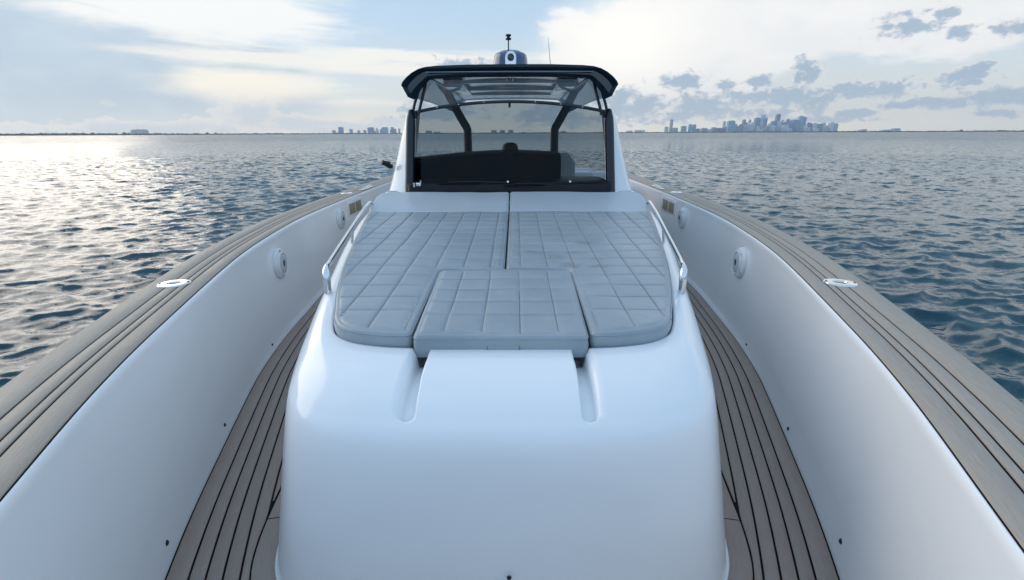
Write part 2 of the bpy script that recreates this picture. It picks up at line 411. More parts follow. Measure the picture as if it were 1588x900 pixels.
def lathe(name, prof, mat, parent=None, seg=32, M=None, sx=1.0, sy=1.0):
    """prof: (radius, height) pairs about local Z, placed by matrix M"""
    V = []; n = len(prof)
    for r, z in prof:
        for k in range(seg): a_ = 2 * pi * k / seg; V.append(Vector((r * sx * cos(a_), r * sy * sin(a_), z)))
    F = grid_faces(n, seg, True)
    if M is not None: V = [M @ v for v in V]
    o = mobj(name, V, F, mat, parent, True, sharp=35)
    return fix_normals(o)
def frame(pos, normal, up=(0, 0, 1)):
    z = Vector(normal).normalized(); x = Vector(up).cross(z).normalized(); y = z.cross(x)
    return Matrix.Translation(pos) @ Matrix((x, y, z)).transposed().to_4x4()

# ------------------------------------------------------------------ sea
def build_sea():
    na = 1080
    r = [1.2]
    while r[-1] < 6400: r.append(r[-1] * (1.013 if r[-1] < 5 else 1.0062 if r[-1] < 70 else 1.020))
    r = np.array(r); nr = len(r)
    # angles: denser ahead (where the open sea is seen), evenly blended round the back
    base = np.linspace(-pi, pi, na, endpoint=False)
    th = base - 0.45 * np.sin(base)            # d/dbase = 1-.45cos -> dense near 0 (ahead)
    R, T = np.meshgrid(r, th, indexing='ij')
    X = R * np.sin(T); Y = R * np.cos(T)
    dr = np.gradient(r)[:, None] * np.ones_like(R); dt = R * (2 * pi / na) * (1 - 0.45 * np.cos(np.broadcast_to(base, R.shape)))
    cell = np.maximum(dr, dt)
    Z = np.zeros_like(X); DX = np.zeros_like(X); DY = np.zeros_like(X)
    N = 64; lam = np.exp(np.linspace(np.log(0.17), np.log(2.1), N)) * np.exp(RNG.uniform(-.03, .03, N))
    wind = radians(112)
    for l in lam:
        k = 2 * pi / l; a = wind + RNG.normal(0, 0.55) + (pi if RNG.random() < 0.12 else 0); kx, ky = k * cos(a), k * sin(a)
        amp = 0.0078 * l ** 0.92 * (1.25 if l < 0.8 else 0.55)
        att = np.clip((l / cell - 1.9) / 1.8, 0, 1)
        ph = kx * X + ky * Y + RNG.uniform(0, 2 * pi)
        c_, s_1 = np.cos(ph) * att, np.sin(ph) * att
        Z += amp * c_; DX -= amp * cos(a) * s_1 * 0.9; DY -= amp * sin(a) * s_1 * 0.9
    # gusts: patches of smoother and rougher water
    g = 1 + 0.28 * np.sin(X * .13 + 1.1 * np.sin(Y * .05)) * np.sin(Y * .09 + 2 + np.sin(X * .04))
    Z *= g
    V = np.stack([X + DX, Y + DY, Z], -1).reshape(-1, 3)
    i = np.arange(nr - 1)[:, None] * na; j = np.arange(na)[None, :]; j2 = (j + 1) % na
    F = np.stack([i + j, i + na + j, i + na + j2, i + j2], -1).reshape(-1, 4)
    me = bpy.data.meshes.new('sea'); me.vertices.add(len(V)); me.vertices.foreach_set('co', V.astype(np.float32).ravel())
    me.loops.add(F.size); me.loops.foreach_set('vertex_index', F.ravel().astype(np.int32))
    me.polygons.add(len(F)); me.polygons.foreach_set('loop_start', np.arange(0, F.size, 4, dtype=np.int32))
    me.update(calc_edges=True); me.materials.append(M_water); me.shade_smooth()
    if me.polygons[1000].normal.z < 0: me.flip_normals()
    o = link(bpy.data.objects.new('sea', me)); o['kind'] = 'structure'
    return o
build_sea()

# ------------------------------------------------------------------ the boat
boat = thing(empty('power_boat', (0, 4.0, 0)), 'white open power boat with teak decks, dark hardtop and grey bow sun pads', 'boat')
BI = Matrix.Translation((0, -4.0, 0))
M_dash.node_tree.nodes['Principled BSDF'].inputs['Specular IOR Level'].default_value = 0.2
def b(o, parent=None):
    """hang a world-built mesh on the boat (or on one of its parts)"""
    o.parent = parent or boat
    if parent is None: o.matrix_parent_inverse = BI
    return o
Z = lambda h: H + h
SOLE = -1.60

# rail curve (inner edge of the teak cap), starboard half
RAIL = catmull([(0.0, -1.45), (0.26, -1.10), (0.50, -0.62), (0.78, 0.02), (1.06, 0.69), (1.312, 1.298), (1.515, 1.908), (1.83, 3.0), (2.00, 3.9),
                (2.09, 4.73), (2.125, 6.0), (2.13, 7.4), (2.10, 8.8), (2.06, 10.2)], 16)
RAIL = resample(RAIL, 0.06)
def normals2(c):
    t = np.gradient(c, axis=0); t /= np.linalg.norm(t, axis=1)[:, None]
    n = np.stack([t[:, 1], -t[:, 0]], 1)        # outward for the starboard side
    w = np.clip((c[:, 1] + 1.45) / 0.5, 0, 1)[:, None]
    n = n * w + np.array([[0, -1.0]]) * (1 - w) ; n /= np.linalg.norm(n, axis=1)[:, None]
    return n
RN = normals2(RAIL)
RS = np.r_[0, np.cumsum(np.linalg.norm(np.diff(RAIL, axis=0), axis=1))]
CAPZ = -0.78
FV = np.interp(RAIL[:, 1], [1.2, 2.75, 4.1], [0.10, 0.25, 0.95])
def inward(o_):
    return RAIL + RN * (o_ * .4 if o_ > -.030 else (-.012 + (o_ + .030) * FV)[:, None])
def off(d): return RAIL + RN * d
def side_loft(name, prof, mat, parent=None, i0=0, i1=None, uvscale=None, sharp=None):
    """prof: (offset outward, h) rows swept down the rail curve"""
    for sgn in (1, -1):
        V = []
        for o_, h_ in prof:
            c = (inward(o_) if o_ < 0 and h_ < -.7 and name == 'bulwark' else off(o_))[i0:i1]
            V += [(sgn * max(p[0], 0.0), p[1], Z(h_)) for p in c]
        n = len(RAIL[i0:i1])
        yield b(fix_normals(mobj(name, V, grid_faces(len(prof), n), mat, None, True, sharp=sharp)), parent)

# bulwark inner face with a rolled lip, then gel under the cap
def smooth_prof(ctrl, n=6): return [tuple(p) for p in catmull(ctrl, n)]
bul_prof = [(-0.115, SOLE - .02), (-0.110, SOLE)] + smooth_prof([(-0.082, SOLE + 0.03), (-0.066, SOLE + 0.12), (-0.050, -1.25), (-0.036, -1.0), (-0.030, -0.86), (-0.030, -0.812), (-0.022, -0.792), (-0.008, -0.786), (0.004, -0.7865)], 5)
bulwarks = list(side_loft('bulwark', bul_prof, M_gelside))
hull_prof = [(0.296, -0.7865)] + smooth_prof([(0.304, -0.787), (0.312, -0.795), (0.314, -0.83), (0.300, -0.95), (0.26, -1.3), (0.14, -1.9), (-0.02, -2.35), (-0.35, -2.75), (-1.0, -3.1)], 4)
hulls = list(side_loft('hull_side', hull_prof, M_gel))
for s in (1, -1):      # caulked bed under the cap planks
    V = []
    for o_, h_ in ((0.0, -0.79), (0.0, -0.7835), (0.300, -0.7835), (0.300, -0.79)): V += [(s * p[0], p[1], Z(h_)) for p in off(o_)]
    cap = b(fix_normals(mobj('cap_rail', V, grid_faces(4, len(RAIL)), M_rubber, None, False)))
    # four planks
    edges = [0.003, 0.088, 0.125, 0.186, 0.297]
    for a_, c_ in zip(edges[:-1], edges[1:]):
        a1, c1 = a_ + 0.0042, c_ - 0.0042
        if a_ == edges[0]: a1 = a_
        if c_ == edges[-1]: c1 = c_
        V, U = [], []
        for o_, h_ in ((a1, -0.785), (a1, -0.7805), (a1 + .0012, -0.7795), (c1 - .0012, -0.7795), (c1, -0.7805), (c1, -0.785)):
            V += [(s * p[0], p[1], Z(h_)) for p in off(o_)]; U += [(x, o_) for x in RS]
        b(fix_normals(mobj('plank', V, grid_faces(6, len(RAIL)), M_teak, None, True, uvs=U, sharp=60)), cap)

# transom
V = []; tr = RAIL[-1] + RN[-1] * 0.3
b(bevel_box('transom', (0, 10.25, Z(-1.55)), (4.6, 0.18, 1.52), M_gel, r=0.04))

# sole: black caulk bed and teak planks parallel to the bulwark
SB = -0.105
def soff(d): return inward(SB) + RN * (d - SB)
V = []; base = inward(SB)
for i, p in enumerate(base): V += [(-max(p[0], 0), p[1], Z(SOLE)), (max(p[0], 0), p[1], Z(SOLE))]
F = [(2 * i, 2 * i + 1, 2 * i + 3, 2 * i + 2) for i in range(len(base) - 1)]
sole = b(fix_normals(mobj('sole', V, F, M_rubber, None, False)))
def strip(name, A, B_, z0, z1, mat, parent, s, gap=0.0045, S=None):
    """a plank between the plan curves A (outer) and B_"""
    A = np.array(A); B_ = np.array(B_); d = B_ - A; L = np.linalg.norm(d, axis=1)[:, None]; d = d / np.maximum(L, 1e-6)
    A1, B1 = A + d * gap, B_ - d * gap
    if S is None: S = np.r_[0, np.cumsum(np.linalg.norm(np.diff(A, axis=0), axis=1))]
    V, U = [], []
    for c, zz, o_ in ((A1, z0, 0), (A1, z1 - .001, 0), (A1 + d * .0012, z1, .001), (B1 - d * .0012, z1, 0), (B1, z1 - .001, 0), (B1, z0, 0)):
        V += [(s * p[0], p[1], zz) for p in c]
        ow = 0 if c is A1 or o_ else 1
        U += [(S[i], (L[i, 0] if ow else 0.0)) for i in range(len(c))]
    n = len(A)
    return b(fix_normals(mobj(name, V, grid_faces(6, n), mat, None, True, uvs=U, sharp=60)), parent)

# ---- console body outlines (starboard half), each row matched control by control
BASE = [(0, 1.10), (.33, 1.105), (.60, 1.13), (.77, 1.195), (.865, 1.30), (.92, 1.45), (.995, 1.9), (1.10, 2.5), (1.275, 3.3), (1.42, 4.2), (1.48, 5.0), (1.50, 5.8)]
S1 = [(0, 1.215), (.33, 1.22), (.555, 1.245), (.70, 1.315), (.785, 1.43), (.842, 1.585), (.940, 1.98), (1.055, 2.5), (1.235, 3.3), (1.395, 4.2), (1.455, 5.0), (1.48, 5.8)]
S2 = [(0, 1.40), (.33, 1.405), (.52, 1.42), (.64, 1.47), (.727, 1.56), (.785, 1.69), (.895, 2.05), (1.01, 2.52), (1.19, 3.32), (1.35, 4.2), (1.41, 5.0), (1.43, 5.8)]
LIP = [(0, 1.592), (.33, 1.597), (.475, 1.610), (.605, 1.648), (.692, 1.715), (.745, 1.82), (.830, 2.09), (.955, 2.56), (1.120, 3.32), (1.250, 4.0), (1.290, 4.45), (1.30, 4.60)]
def gelh(y): return -0.788 + 0.085 * max(0.0, min(1.0, (y - 1.6) / 2.5)) + (0.035 * max(0, min(1, (y - 4.0) / .6)))
ns = [60, 12, 12, 12, 12, 10, 10, 10, 10, 8, 6]
def half_curve(ctrl):
    P_ = [np.array(p, float) for p in ctrl]; out = []
    for i in range(len(P_) - 1):
        p1, p2 = P_[i], P_[i + 1]; p0 = P_[i - 1] if i else np.array([-P_[1][0], P_[1][1]]); p3 = P_[min(i + 2, len(P_) - 1)]
        d01 = max(np.linalg.norm(p1 - p0), 1e-6) ** .5; d12 = max(np.linalg.norm(p2 - p1), 1e-6) ** .5; d23 = max(np.linalg.norm(p3 - p2), 1e-6) ** .5
        m1_ = (p1 - p0) / d01 - (p2 - p0) / (d01 + d12) + (p2 - p1) / d12 if i or True else 0
        m2_ = (p2 - p1) / d12 - (p3 - p1) / (d12 + d23) + (p3 - p2) / d23 if i + 2 < len(P_) else (p2 - p1) / d12
        m1_ = m1_ * d12; m2_ = m2_ * d12
        for k in range(ns[i]):
            t = k / ns[i]; t2, t3 = t * t, t ** 3
            out.append((2 * t3 - 3 * t2 + 1) * p1 + (t3 - 2 * t2 + t) * m1_ + (-2 * t3 + 3 * t2) * p2 + (t3 - t2) * m2_)
    out.append(P_[-1]); return np.array(out)
cB, c1, c2, cL = map(half_curve, (BASE, S1, S2, LIP))
def h1(p): return gelh(p[:, 1]) if False else np.array([gelh(y) for y in p[:, 1]])
rows = []
hs1 = h1(cL) - 0.165; hs2 = h1(cL) - 0.030; hl = h1(cL)
mid = cB * 0.45 + c1 * 0.55
ctrl = [np.c_[cB * 1.0 , np.full(len(cB), SOLE - 0.002)],
        np.c_[cB * 0.92 + c1 * 0.08, np.full(len(cB), SOLE + 0.04)],
        np.c_[mid, (SOLE * 0.45 + hs1 * 0.55)],
        np.c_[c1 * .98 + cB * .02, hs1 - 0.02],
        np.c_[c1 * .66 + c2 * .34, hs1 * .46 + hs2 * .54],
        np.c_[c2 * .88 + c1 * .12, hs2 - 0.004],
        np.c_[c2 * .55 + cL * .45, hs2 * .5 + hl * .5 + 0.008],
        np.c_[cL * .96 + c2 * .04, hl - .0005],
        ]
body = catmull(np.array(ctrl), 14)        # (rows, n, 3) in h coordinates
# rolled lip, recess wall and floor
n_l = body.shape[1]
inn = cL.copy(); tgn = np.gradient(cL, axis=0); tgn /= np.linalg.norm(tgn, axis=1)[:, None]; nin = np.stack([-tgn[:, 1], tgn[:, 0]], 1)
nin[0] = (0, 1)
extra = []
for d_, dz in ((.004, -.002), (.008, -.006), (.010, -.014), (.012, -.06), (.016, -.098), (.03, -.105), (.10, -.105)):
    extra.append(np.c_[cL + nin * d_, hl + dz])
body = np.concatenate([body, np.array(extra)], 0)
# two drain grooves running forward from the pad recess
def smst(a_, b_, x):
    t = np.clip((x - a_) / (b_ - a_), 0, 1); return t * t * (3 - 2 * t)
X_, Y_, H_ = body[..., 0], body[..., 1], body[..., 2]
gx = 0.302
wx = smst(gx - .027, gx - .0205, X_) * (1 - smst(gx + .020, gx + .034, X_))
yf = 1.262
rr = np.clip((Y_ - yf) / .03, 0, 1)
wy = smst(yf - .004, yf + .035, Y_) 
floor_h = np.full_like(H_, 0.0); 
target = -0.862 + 0.012 * np.clip((Y_ - 1.26) / .3, 0, 1)
depth = 0.034 + 0.050 * np.clip((Y_ - 1.27) / .32, 0, 1)
cd = np.sqrt(np.clip(yf + .030 - Y_, 0, 1) ** 2 * 1.3 + (X_ - gx) ** 2)
wc = 1 - smst(.0205, .0320, cd)
body[..., 2] -= depth * np.minimum(wx, wc) * wy * (Y_ < 1.63)
V, F = [], []
nr, nc = body.shape[:2]
full = np.concatenate([np.concatenate([body[:, :0:-1] * np.array([-1, 1, 1]), body], 1)], 0); ncf = full.shape[1]
V = [(p[0], p[1], Z(p[2])) for p in full.reshape(-1, 3)]
console = b(fix_normals(mobj('console_body', V, grid_faces(nr, ncf), M_gel, None, True)))
# recess floor
V = []
fl = np.array(extra[-1])
for p in fl: V += [(-p[0], p[1], Z(p[2])), (p[0], p[1], Z(p[2]))]
b(fix_normals(mobj('recess_floor', V, [(2 * i, 2 * i + 1, 2 * i + 3, 2 * i + 2) for i in range(len(fl) - 1)], M_gel, None, True)), console)
# silicone bead round the foot of the console
for s in (1, -1):
    pth = [(s * p[0], p[1], Z(SOLE + .0045)) for p in cB[::2]]
    b(tube('sealant_bead', pth, 0.0065, M_whitepl, None, 6), console)
# pale glue smears are left to the sealant; little black studs
def stud(pos, nrm, r=0.008):
    o = b(lathe('drain_plug', [(0, .006), (r * .6, .006), (r, .003), (r * 1.15, 0)], M_black, None, 12, frame(pos, nrm)))
    return o
stud((0.035, 1.122, Z(-1.40)), (0, -1, .12), .0075)
def wall_at(y, h, s):
    i = int(np.argmin(abs(RAIL[:, 1] - y))); hh = np.array([p[1] for p in bul_prof]); oo = np.array([p[0] for p in bul_prof])
    o_ = float(np.interp(h, hh, oo)); c = inward(o_)
    # interpolate along the curve for an exact y
    x = float(np.interp(y, c[:, 1], c[:, 0]))
    n = RN[i]; return Vector((s * x, y, Z(h))), Vector((-s * n[0], -n[1], 0.03))
for y, h, s in ((1.36, -1.50, 1), (2.14, -1.55, 1), (3.2, -1.55, 1), (2.14, -1.53, -1), (3.2, -1.55, -1), (1.36, -1.52, -1)):
    p, n = wall_at(y, h, s); stud(p, n, .010)

# ---- sole planks: five strakes off the bulwark, then the king boards round the console
MARG = 0.175
cum = np.r_[0, np.cumsum(np.linalg.norm(np.diff(cB, axis=0), axis=1))]
cBr = resample(cB, 0.03)
tg2 = np.gradient(cBr, axis=0); tg2 /= np.linalg.norm(tg2, axis=1)[:, None]; nout = np.stack([tg2[:, 1], -tg2[:, 0]], 1); nout[0] = (0, -1)
marg = cBr + nout * 0.092
def marg_x(y):
    sel = marg[:, 1] > 1.25
    return np.interp(y, marg[sel, 1], marg[sel, 0])
offs = [SB - 0.004, SB - .086, SB - .147, SB - .208, SB - .269, SB - .330, SB - .391, SB - .452, SB - .513, SB - .574, SB - .635, SB - .696]
for s in (1, -1):
    for k in range(len(offs) - 1):
        A = soff(offs[k]); B_ = soff(offs[k + 1])
        ok = (A[:, 1] > -1.2) & (A[:, 0] > 0.05)
        A = A[ok]; B_ = B_[ok]
        # stop the plank where the console margin board starts
        mx = marg_x(A[:, 1]); inside = (A[:, 1] > 1.2)
        lim = np.where(inside, mx + 0.003, -9)
        # clip B_ against lim; drop where A itself is inside
        keep = A[:, 0] > lim + 0.0095
        runs, seg_ = [], []
        for i in range(len(A)):
            if keep[i]:
                bb = B_[i].copy()
                if bb[0] < lim[i]:
                    t = (A[i, 0] - lim[i]) / max(A[i, 0] - bb[0], 1e-6); bb = A[i] + (bb - A[i]) * t
                if bb[0] < 0: bb[0] = 0.0
                seg_.append((A[i], bb))
            elif seg_: runs.append(seg_); seg_ = []
        runs.append(seg_)
        for seg_ in runs:
            if len(seg_) > 3:
                A2 = np.array([q_[0] for q_ in seg_]); B2 = np.array([q_[1] for q_ in seg_])
                strip('plank', A2, B2, Z(SOLE - .002), Z(SOLE + .004), M_teak_sole, sole, s)
    # margin boards hugging the console foot, mitred
    cutS = [0, 30, 51, 110, len(marg) - 1]
    ar = np.r_[0, np.cumsum(np.linalg.norm(np.diff(cBr, axis=0), axis=1))]
    i1 = int(np.argmin(abs(cBr[:, 1] - 1.56) + (cBr[:, 0] < .8) * 9))
    i2 = int(np.argmin(abs(cBr[:, 1] - 3.1) + (cBr[:, 0] < .8) * 9))
    for a_, c_ in ((0, i1), (i1, i2), (i2, len(cBr) - 1)):
        A = marg[a_:c_ + 1].copy(); B_ = cBr[a_:c_ + 1] + nout[a_:c_ + 1] * -.004
        # leave a caulked butt between boards
        if a_: A[0] += (A[1] - A[0]) * .15; B_[0] += (B_[1] - B_[0]) * .15
        strip('margin_board', A, B_, Z(SOLE - .002), Z(SOLE + .0042), M_teak_sole, sole, s)
# foredeck planks ahead of the console (behind the lens of the photograph, still there)
for k in range(-12, 13):
    x0, x1 = k * 0.07 - .035, k * 0.07 + .035
    y1 = 1.0 if abs(k) < 9 else 1.06 + (abs(k) - 9) * .05
    y0 = -0.9 + abs(k) * .1
    bevel_box('plank', (k * .07, (y0 + y1) / 2, Z(SOLE + .001)), (.0645, y1 - y0, .0055), M_teak_sole, r=0)
    o = COL.objects[-1]; b(o, sole)

# ---- cushions -------------------------------------------------------------------------
def poly_dist(P_, poly):
    A = np.array(poly); B_ = np.roll(A, -1, 0); best = np.full(len(P_), 9.0)
    for a_, c_ in zip(A, B_):
        d = c_ - a_; L = (d * d).sum()
        if L < 1e-12: continue
        t = np.clip(((P_ - a_) @ d) / L, 0, 1); q_ = P_ - (a_ + t[:, None] * d); best = np.minimum(best, np.sqrt((q_ ** 2).sum(1)))
    return best
def inside(P_, poly):
    A = np.array(poly); x, y = P_[:, 0], P_[:, 1]; ins = np.zeros(len(P_), bool); j = len(A) - 1
    for i in range(len(A)):
        xi, yi = A[i]; xj, yj = A[j]
        if abs(yi - yj) > 1e-12:
            c = ((yi > y) != (yj > y)) & (x < (xj - xi) * (y - yi) / (yj - yi) + xi); ins ^= c
        j = i
    return ins
def round_poly(pts):
    """pts: (x, y, radius) -> polygon with rounded corners"""
    out = []; n = len(pts)
    for i in range(n):
        p = Vector(pts[i][:2]); r = pts[i][2]; a_ = Vector(pts[i - 1][:2]); c_ = Vector(pts[(i + 1) % n][:2])
        if r <= 0: out.append(tuple(p)); continue
        d1 = (a_ - p).normalized(); d2 = (c_ - p).normalized(); ang = d1.angle(d2); t = min(r / tan(ang / 2), (a_ - p).length * .49, (c_ - p).length * .49)
        s0, s2 = p + d1 * t, p + d2 * t
        for k in range(7):
            u = k / 6; out.append(tuple((1 - u) ** 2 * s0 + 2 * u * (1 - u) * p + u * u * s2))
    return out
def pad_h(y, lift=0.0):
    y = np.asarray(y, float)
    return -0.735 + 0.088 * np.clip((y - 1.6) / 2.4, -.2, 1) + lift + 0.105 * np.clip((y - 3.985) / .535, 0, 1)
def make_cushion(name, poly, qx, qy, qend, lift=0.0, thick=0.082, rnd=0.020, seams_at_edge=True):
    poly = resample(np.array(poly + [poly[0]]), 0.014)[:-1]
    x0, y0 = poly.min(0); x1, y1 = poly.max(0)
    def lines(q, lo, hi, fill):
        v = []
        for k in q: v += [k + d for d in (-.034, -.020, -.010, -.0045, 0, .0045, .010, .020, .034)]
        v = [x for x in v if lo < x < hi]
        q2 = sorted(q); 
        for a_, c_ in zip(q2[:-1], q2[1:]): v.append((a_ + c_) / 2)
        v += [x for x in np.arange(lo + .02, hi, fill) if all(abs(x - w) > .02 for w in v)]
        return sorted(v)
    GX = lines(qx, x0, x1, .035); GY = lines([y for y in qy if y < qend - .03] + [qend], y0, y1, .035)
    G = np.array([(x, y) for x in GX for y in GY])
    dd = poly_dist(G, poly); G = G[inside(G, poly) & (dd > 0.031)]
    rings = [poly]
    # inset rings
    tg_ = np.roll(poly, -1, 0) - np.roll(poly, 1, 0); tg_ /= np.linalg.norm(tg_, axis=1)[:, None]
    area = 0.5 * np.sum(poly[:, 0] * np.roll(poly[:, 1], -1) - np.roll(poly[:, 0], -1) * poly[:, 1])
    nn = np.stack([-tg_[:, 1], tg_[:, 0]], 1) * (1 if area > 0 else -1)
    for d in (.003, .007, .012, .017, .0235, .029):
        r_ = poly + nn * d; ds = poly_dist(r_, poly); rings.append(r_[(ds > d * .82) & inside(r_, poly)])
    pts = np.concatenate(rings + [G]); n0 = len(poly)
    res = delaunay_2d_cdt([Vector(p) for p in pts], [(i, (i + 1) % n0) for i in range(n0)], [], 1, 1e-5)
    vv = np.array([tuple(v) for v in res[0]]); tris = [tuple(f) for f in res[2]]
    d = poly_dist(vv, poly)
    h = pad_h(vv[:, 1], lift)
    er = np.clip(1 - d / rnd, 0, 1); h -= rnd * .75 * (1 - np.sqrt(np.clip(1 - er ** 2, 0, 1)))
    h -= 0.0028 * np.exp(-((d - .0185) / .003) ** 2)                      # topstitch line
    # quilting
    inq = 1 - smst(qend - .002, qend + .002, vv[:, 1])
    mask = smst(.020, .030, d)
    qx_ = np.array(qx); dx = np.min(abs(vv[:, 0][:, None] - qx_[None] - 0.0), 1); qy_ = np.array([y for y in qy if y < qend - .03] + [qend])
    dy = np.min(abs(vv[:, 1][:, None] - qy_[None]), 1)
    puff = (1 - np.exp(-dx / .016)) * (1 - np.exp(-dy / .016))
    h += inq * mask * (0.0040 * puff - 0.0048 * np.maximum(np.exp(-(dx / .004) ** 2), np.exp(-(dy / .004) ** 2)))
    # slack in the vinyl
    rs = np.random.default_rng(len(vv)); 
    for _ in range(14):
        a_ = rs.uniform(0, 2 * pi); k = rs.uniform(5, 26); h += 0.0042 / (k ** .75) * np.sin((vv[:, 0] * cos(a_) + vv[:, 1] * sin(a_)) * k + rs.uniform(0, 6)) 
    V = [(x, y, Z(hh)) for (x, y), hh in zip(vv, h)]; F = [t for t in tris]
    # boxing (side wall)
    em = {}
    for t in tris:
        for i in range(3):
            e = (t[i], t[(i + 1) % 3]); em[e] = em.get(e, 0) + 1
    bound = [e for e in em if (e[1], e[0]) not in em]
    nxt = dict(bound); start = bound[0][0]; loop = [start]
    while True:
        k = nxt[loop[-1]]
        if k == start: break
        loop.append(k)
    cx = vv.mean(0); prev = loop
    bt = []
    for lev, (frac, bulge) in enumerate(((.12, .002), (.35, .0045), (.65, .004), (.90, .000), (1.0, -.006))):
        row = []
        for kk, li in enumerate(loop):
            p = vv[li]; a_ = vv[loop[kk - 1]]; c_ = vv[loop[(kk + 1) % len(loop)]]; tt = c_ - a_; tt = tt / max(np.linalg.norm(tt), 1e-9); o_ = np.array([tt[1], -tt[0]]) * (1 if area > 0 or True else -1)
            row.append(len(V)); q_ = p + o_ * bulge
            hb = pad_h(p[1], lift) - thick - (0.10 * float(smst(3.985, 4.52, p[1])))
            V.append((q_[0], q_[1], Z(h[li] + (hb - h[li]) * frac)))
        for kk in range(len(loop)):
            k2 = (kk + 1) % len(loop); F.append((prev[k2], prev[kk], row[kk], row[k2]))
        prev = row
    F.append(tuple(prev))
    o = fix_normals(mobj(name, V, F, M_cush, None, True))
    # piping where the top panel meets the boxing
    pp = [(p[0], p[1], Z(float(pad_h(p[1], lift)) - .0125)) for p in (poly - nn * .0002)]
    pp.append(pp[0]); pi_ = tube('piping', pp, 0.0028, M_cush, o, 6, caps=False)
    return o, poly, nn
def stitches(par, qx, qy, poly, qend, lift, name='stitching'):
    """thread dashes lying in the quilting grooves, one mesh"""
    V, F = [], []
    def dash(x, y, ax):
        L, w = .0036, .0011; z = Z(float(pad_h(y, lift)) - .0035)
        dx, dy = (L, w) if ax == 0 else (w, L)
        b0 = len(V); V.extend([(x - dx, y - dy, z), (x + dx, y - dy, z), (x + dx, y + dy, z), (x - dx, y + dy, z), (x, y, z + .0012)])
        F.extend([(b0, b0 + 1, b0 + 4), (b0 + 1, b0 + 2, b0 + 4), (b0 + 2, b0 + 3, b0 + 4), (b0 + 3, b0, b0 + 4)])
    P_, A_ = [], []
    x0, y0 = np.min(poly, 0); x1, y1 = np.max(poly, 0)
    for x in qx:
        for y in np.arange(y0, min(qend, y1), .0125): P_.append((x, y)); A_.append(1)
    for y in [q_ for q_ in qy if q_ < qend - .03]:
        for x in np.arange(x0, x1, .0125): P_.append((x, y)); A_.append(0)
    P_ = np.array(P_); ok = inside(P_, poly); dd = poly_dist(P_, poly)
    for p, a_, o_, d_ in zip(P_, A_, ok, dd):
        if o_ and d_ > .024: dash(p[0], p[1], a_)
    o = mobj(name, V, F, M_thread, par, False); o['kind'] = 'stuff'
    return o
outer = [(.45, 1.622), (.565, 1.645), (.655, 1.692), (.710, 1.775), (.742, 1.87), (.815, 2.09), (.940, 2.56), (1.103, 3.32), (1.235, 4.0), (1.26, 4.2), (1.272, 4.40)]
oc = catmull(outer, 5)
def side_poly(s):
    pts = [(.008, 4.54, .03), (.008, 2.425, .02), (.362, 2.415, .045), (.354, 1.618, .02)] + [(float(p[0]), float(p[1]), 0) for p in oc] + [(1.262, 4.49, .03), (1.20, 4.545, .04)]
    pts = round_poly(pts)
    pts = [(s * x, y) for x, y in pts]
    if s < 0: pts = pts[::-1]
    return pts
QX = [.085 + .15 * k for k in range(8)]; QY = [1.85 + .152 * k for k in range(14)]; QEND = 3.985
def uncross(poly):
    a_ = np.array(poly); ar = 0.5 * np.sum(a_[:, 0] * np.roll(a_[:, 1], -1) - np.roll(a_[:, 0], -1) * a_[:, 1])
    return poly if ar > 0 else poly[::-1]
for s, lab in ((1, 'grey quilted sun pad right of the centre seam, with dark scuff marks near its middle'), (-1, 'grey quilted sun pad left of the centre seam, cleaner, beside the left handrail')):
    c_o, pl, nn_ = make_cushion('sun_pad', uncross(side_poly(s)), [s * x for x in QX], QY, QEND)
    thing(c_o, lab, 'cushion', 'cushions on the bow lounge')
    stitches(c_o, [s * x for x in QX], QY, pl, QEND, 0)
ins = uncross(round_poly([(-.358, 2.398, .04), (.358, 2.398, .04), (.336, 1.588, .018), (-.336, 1.588, .018)]))
c_o, pl, nn_ = make_cushion('filler_cushion', ins, [-.225, -.075, .075, .225], [1.79 + .15 * k for k in range(4)], 9.0, lift=0.002, thick=0.095)
thing(c_o, 'small grey quilted filler cushion with four seams, set between the two sun pads', 'cushion', 'cushions on the bow lounge')
stitches(c_o, [-.225, -.075, .075, .225], [1.79 + .15 * k for k in range(4)], pl, 9.0, .002)
# pull tab on the front boxing of the filler
tabm = bevel_box('pull_tab', (0.01, 1.5835, Z(-0.790)), (.125, .004, .034), M_cush, r=.0015, seg=2); tabm.parent = c_o
for x in (-.052, .072):
    q_ = bevel_box('tab_seam', (x, 1.5808, Z(-0.790)), (.0022, .0015, .034), M_thread, r=0); q_.parent = c_o

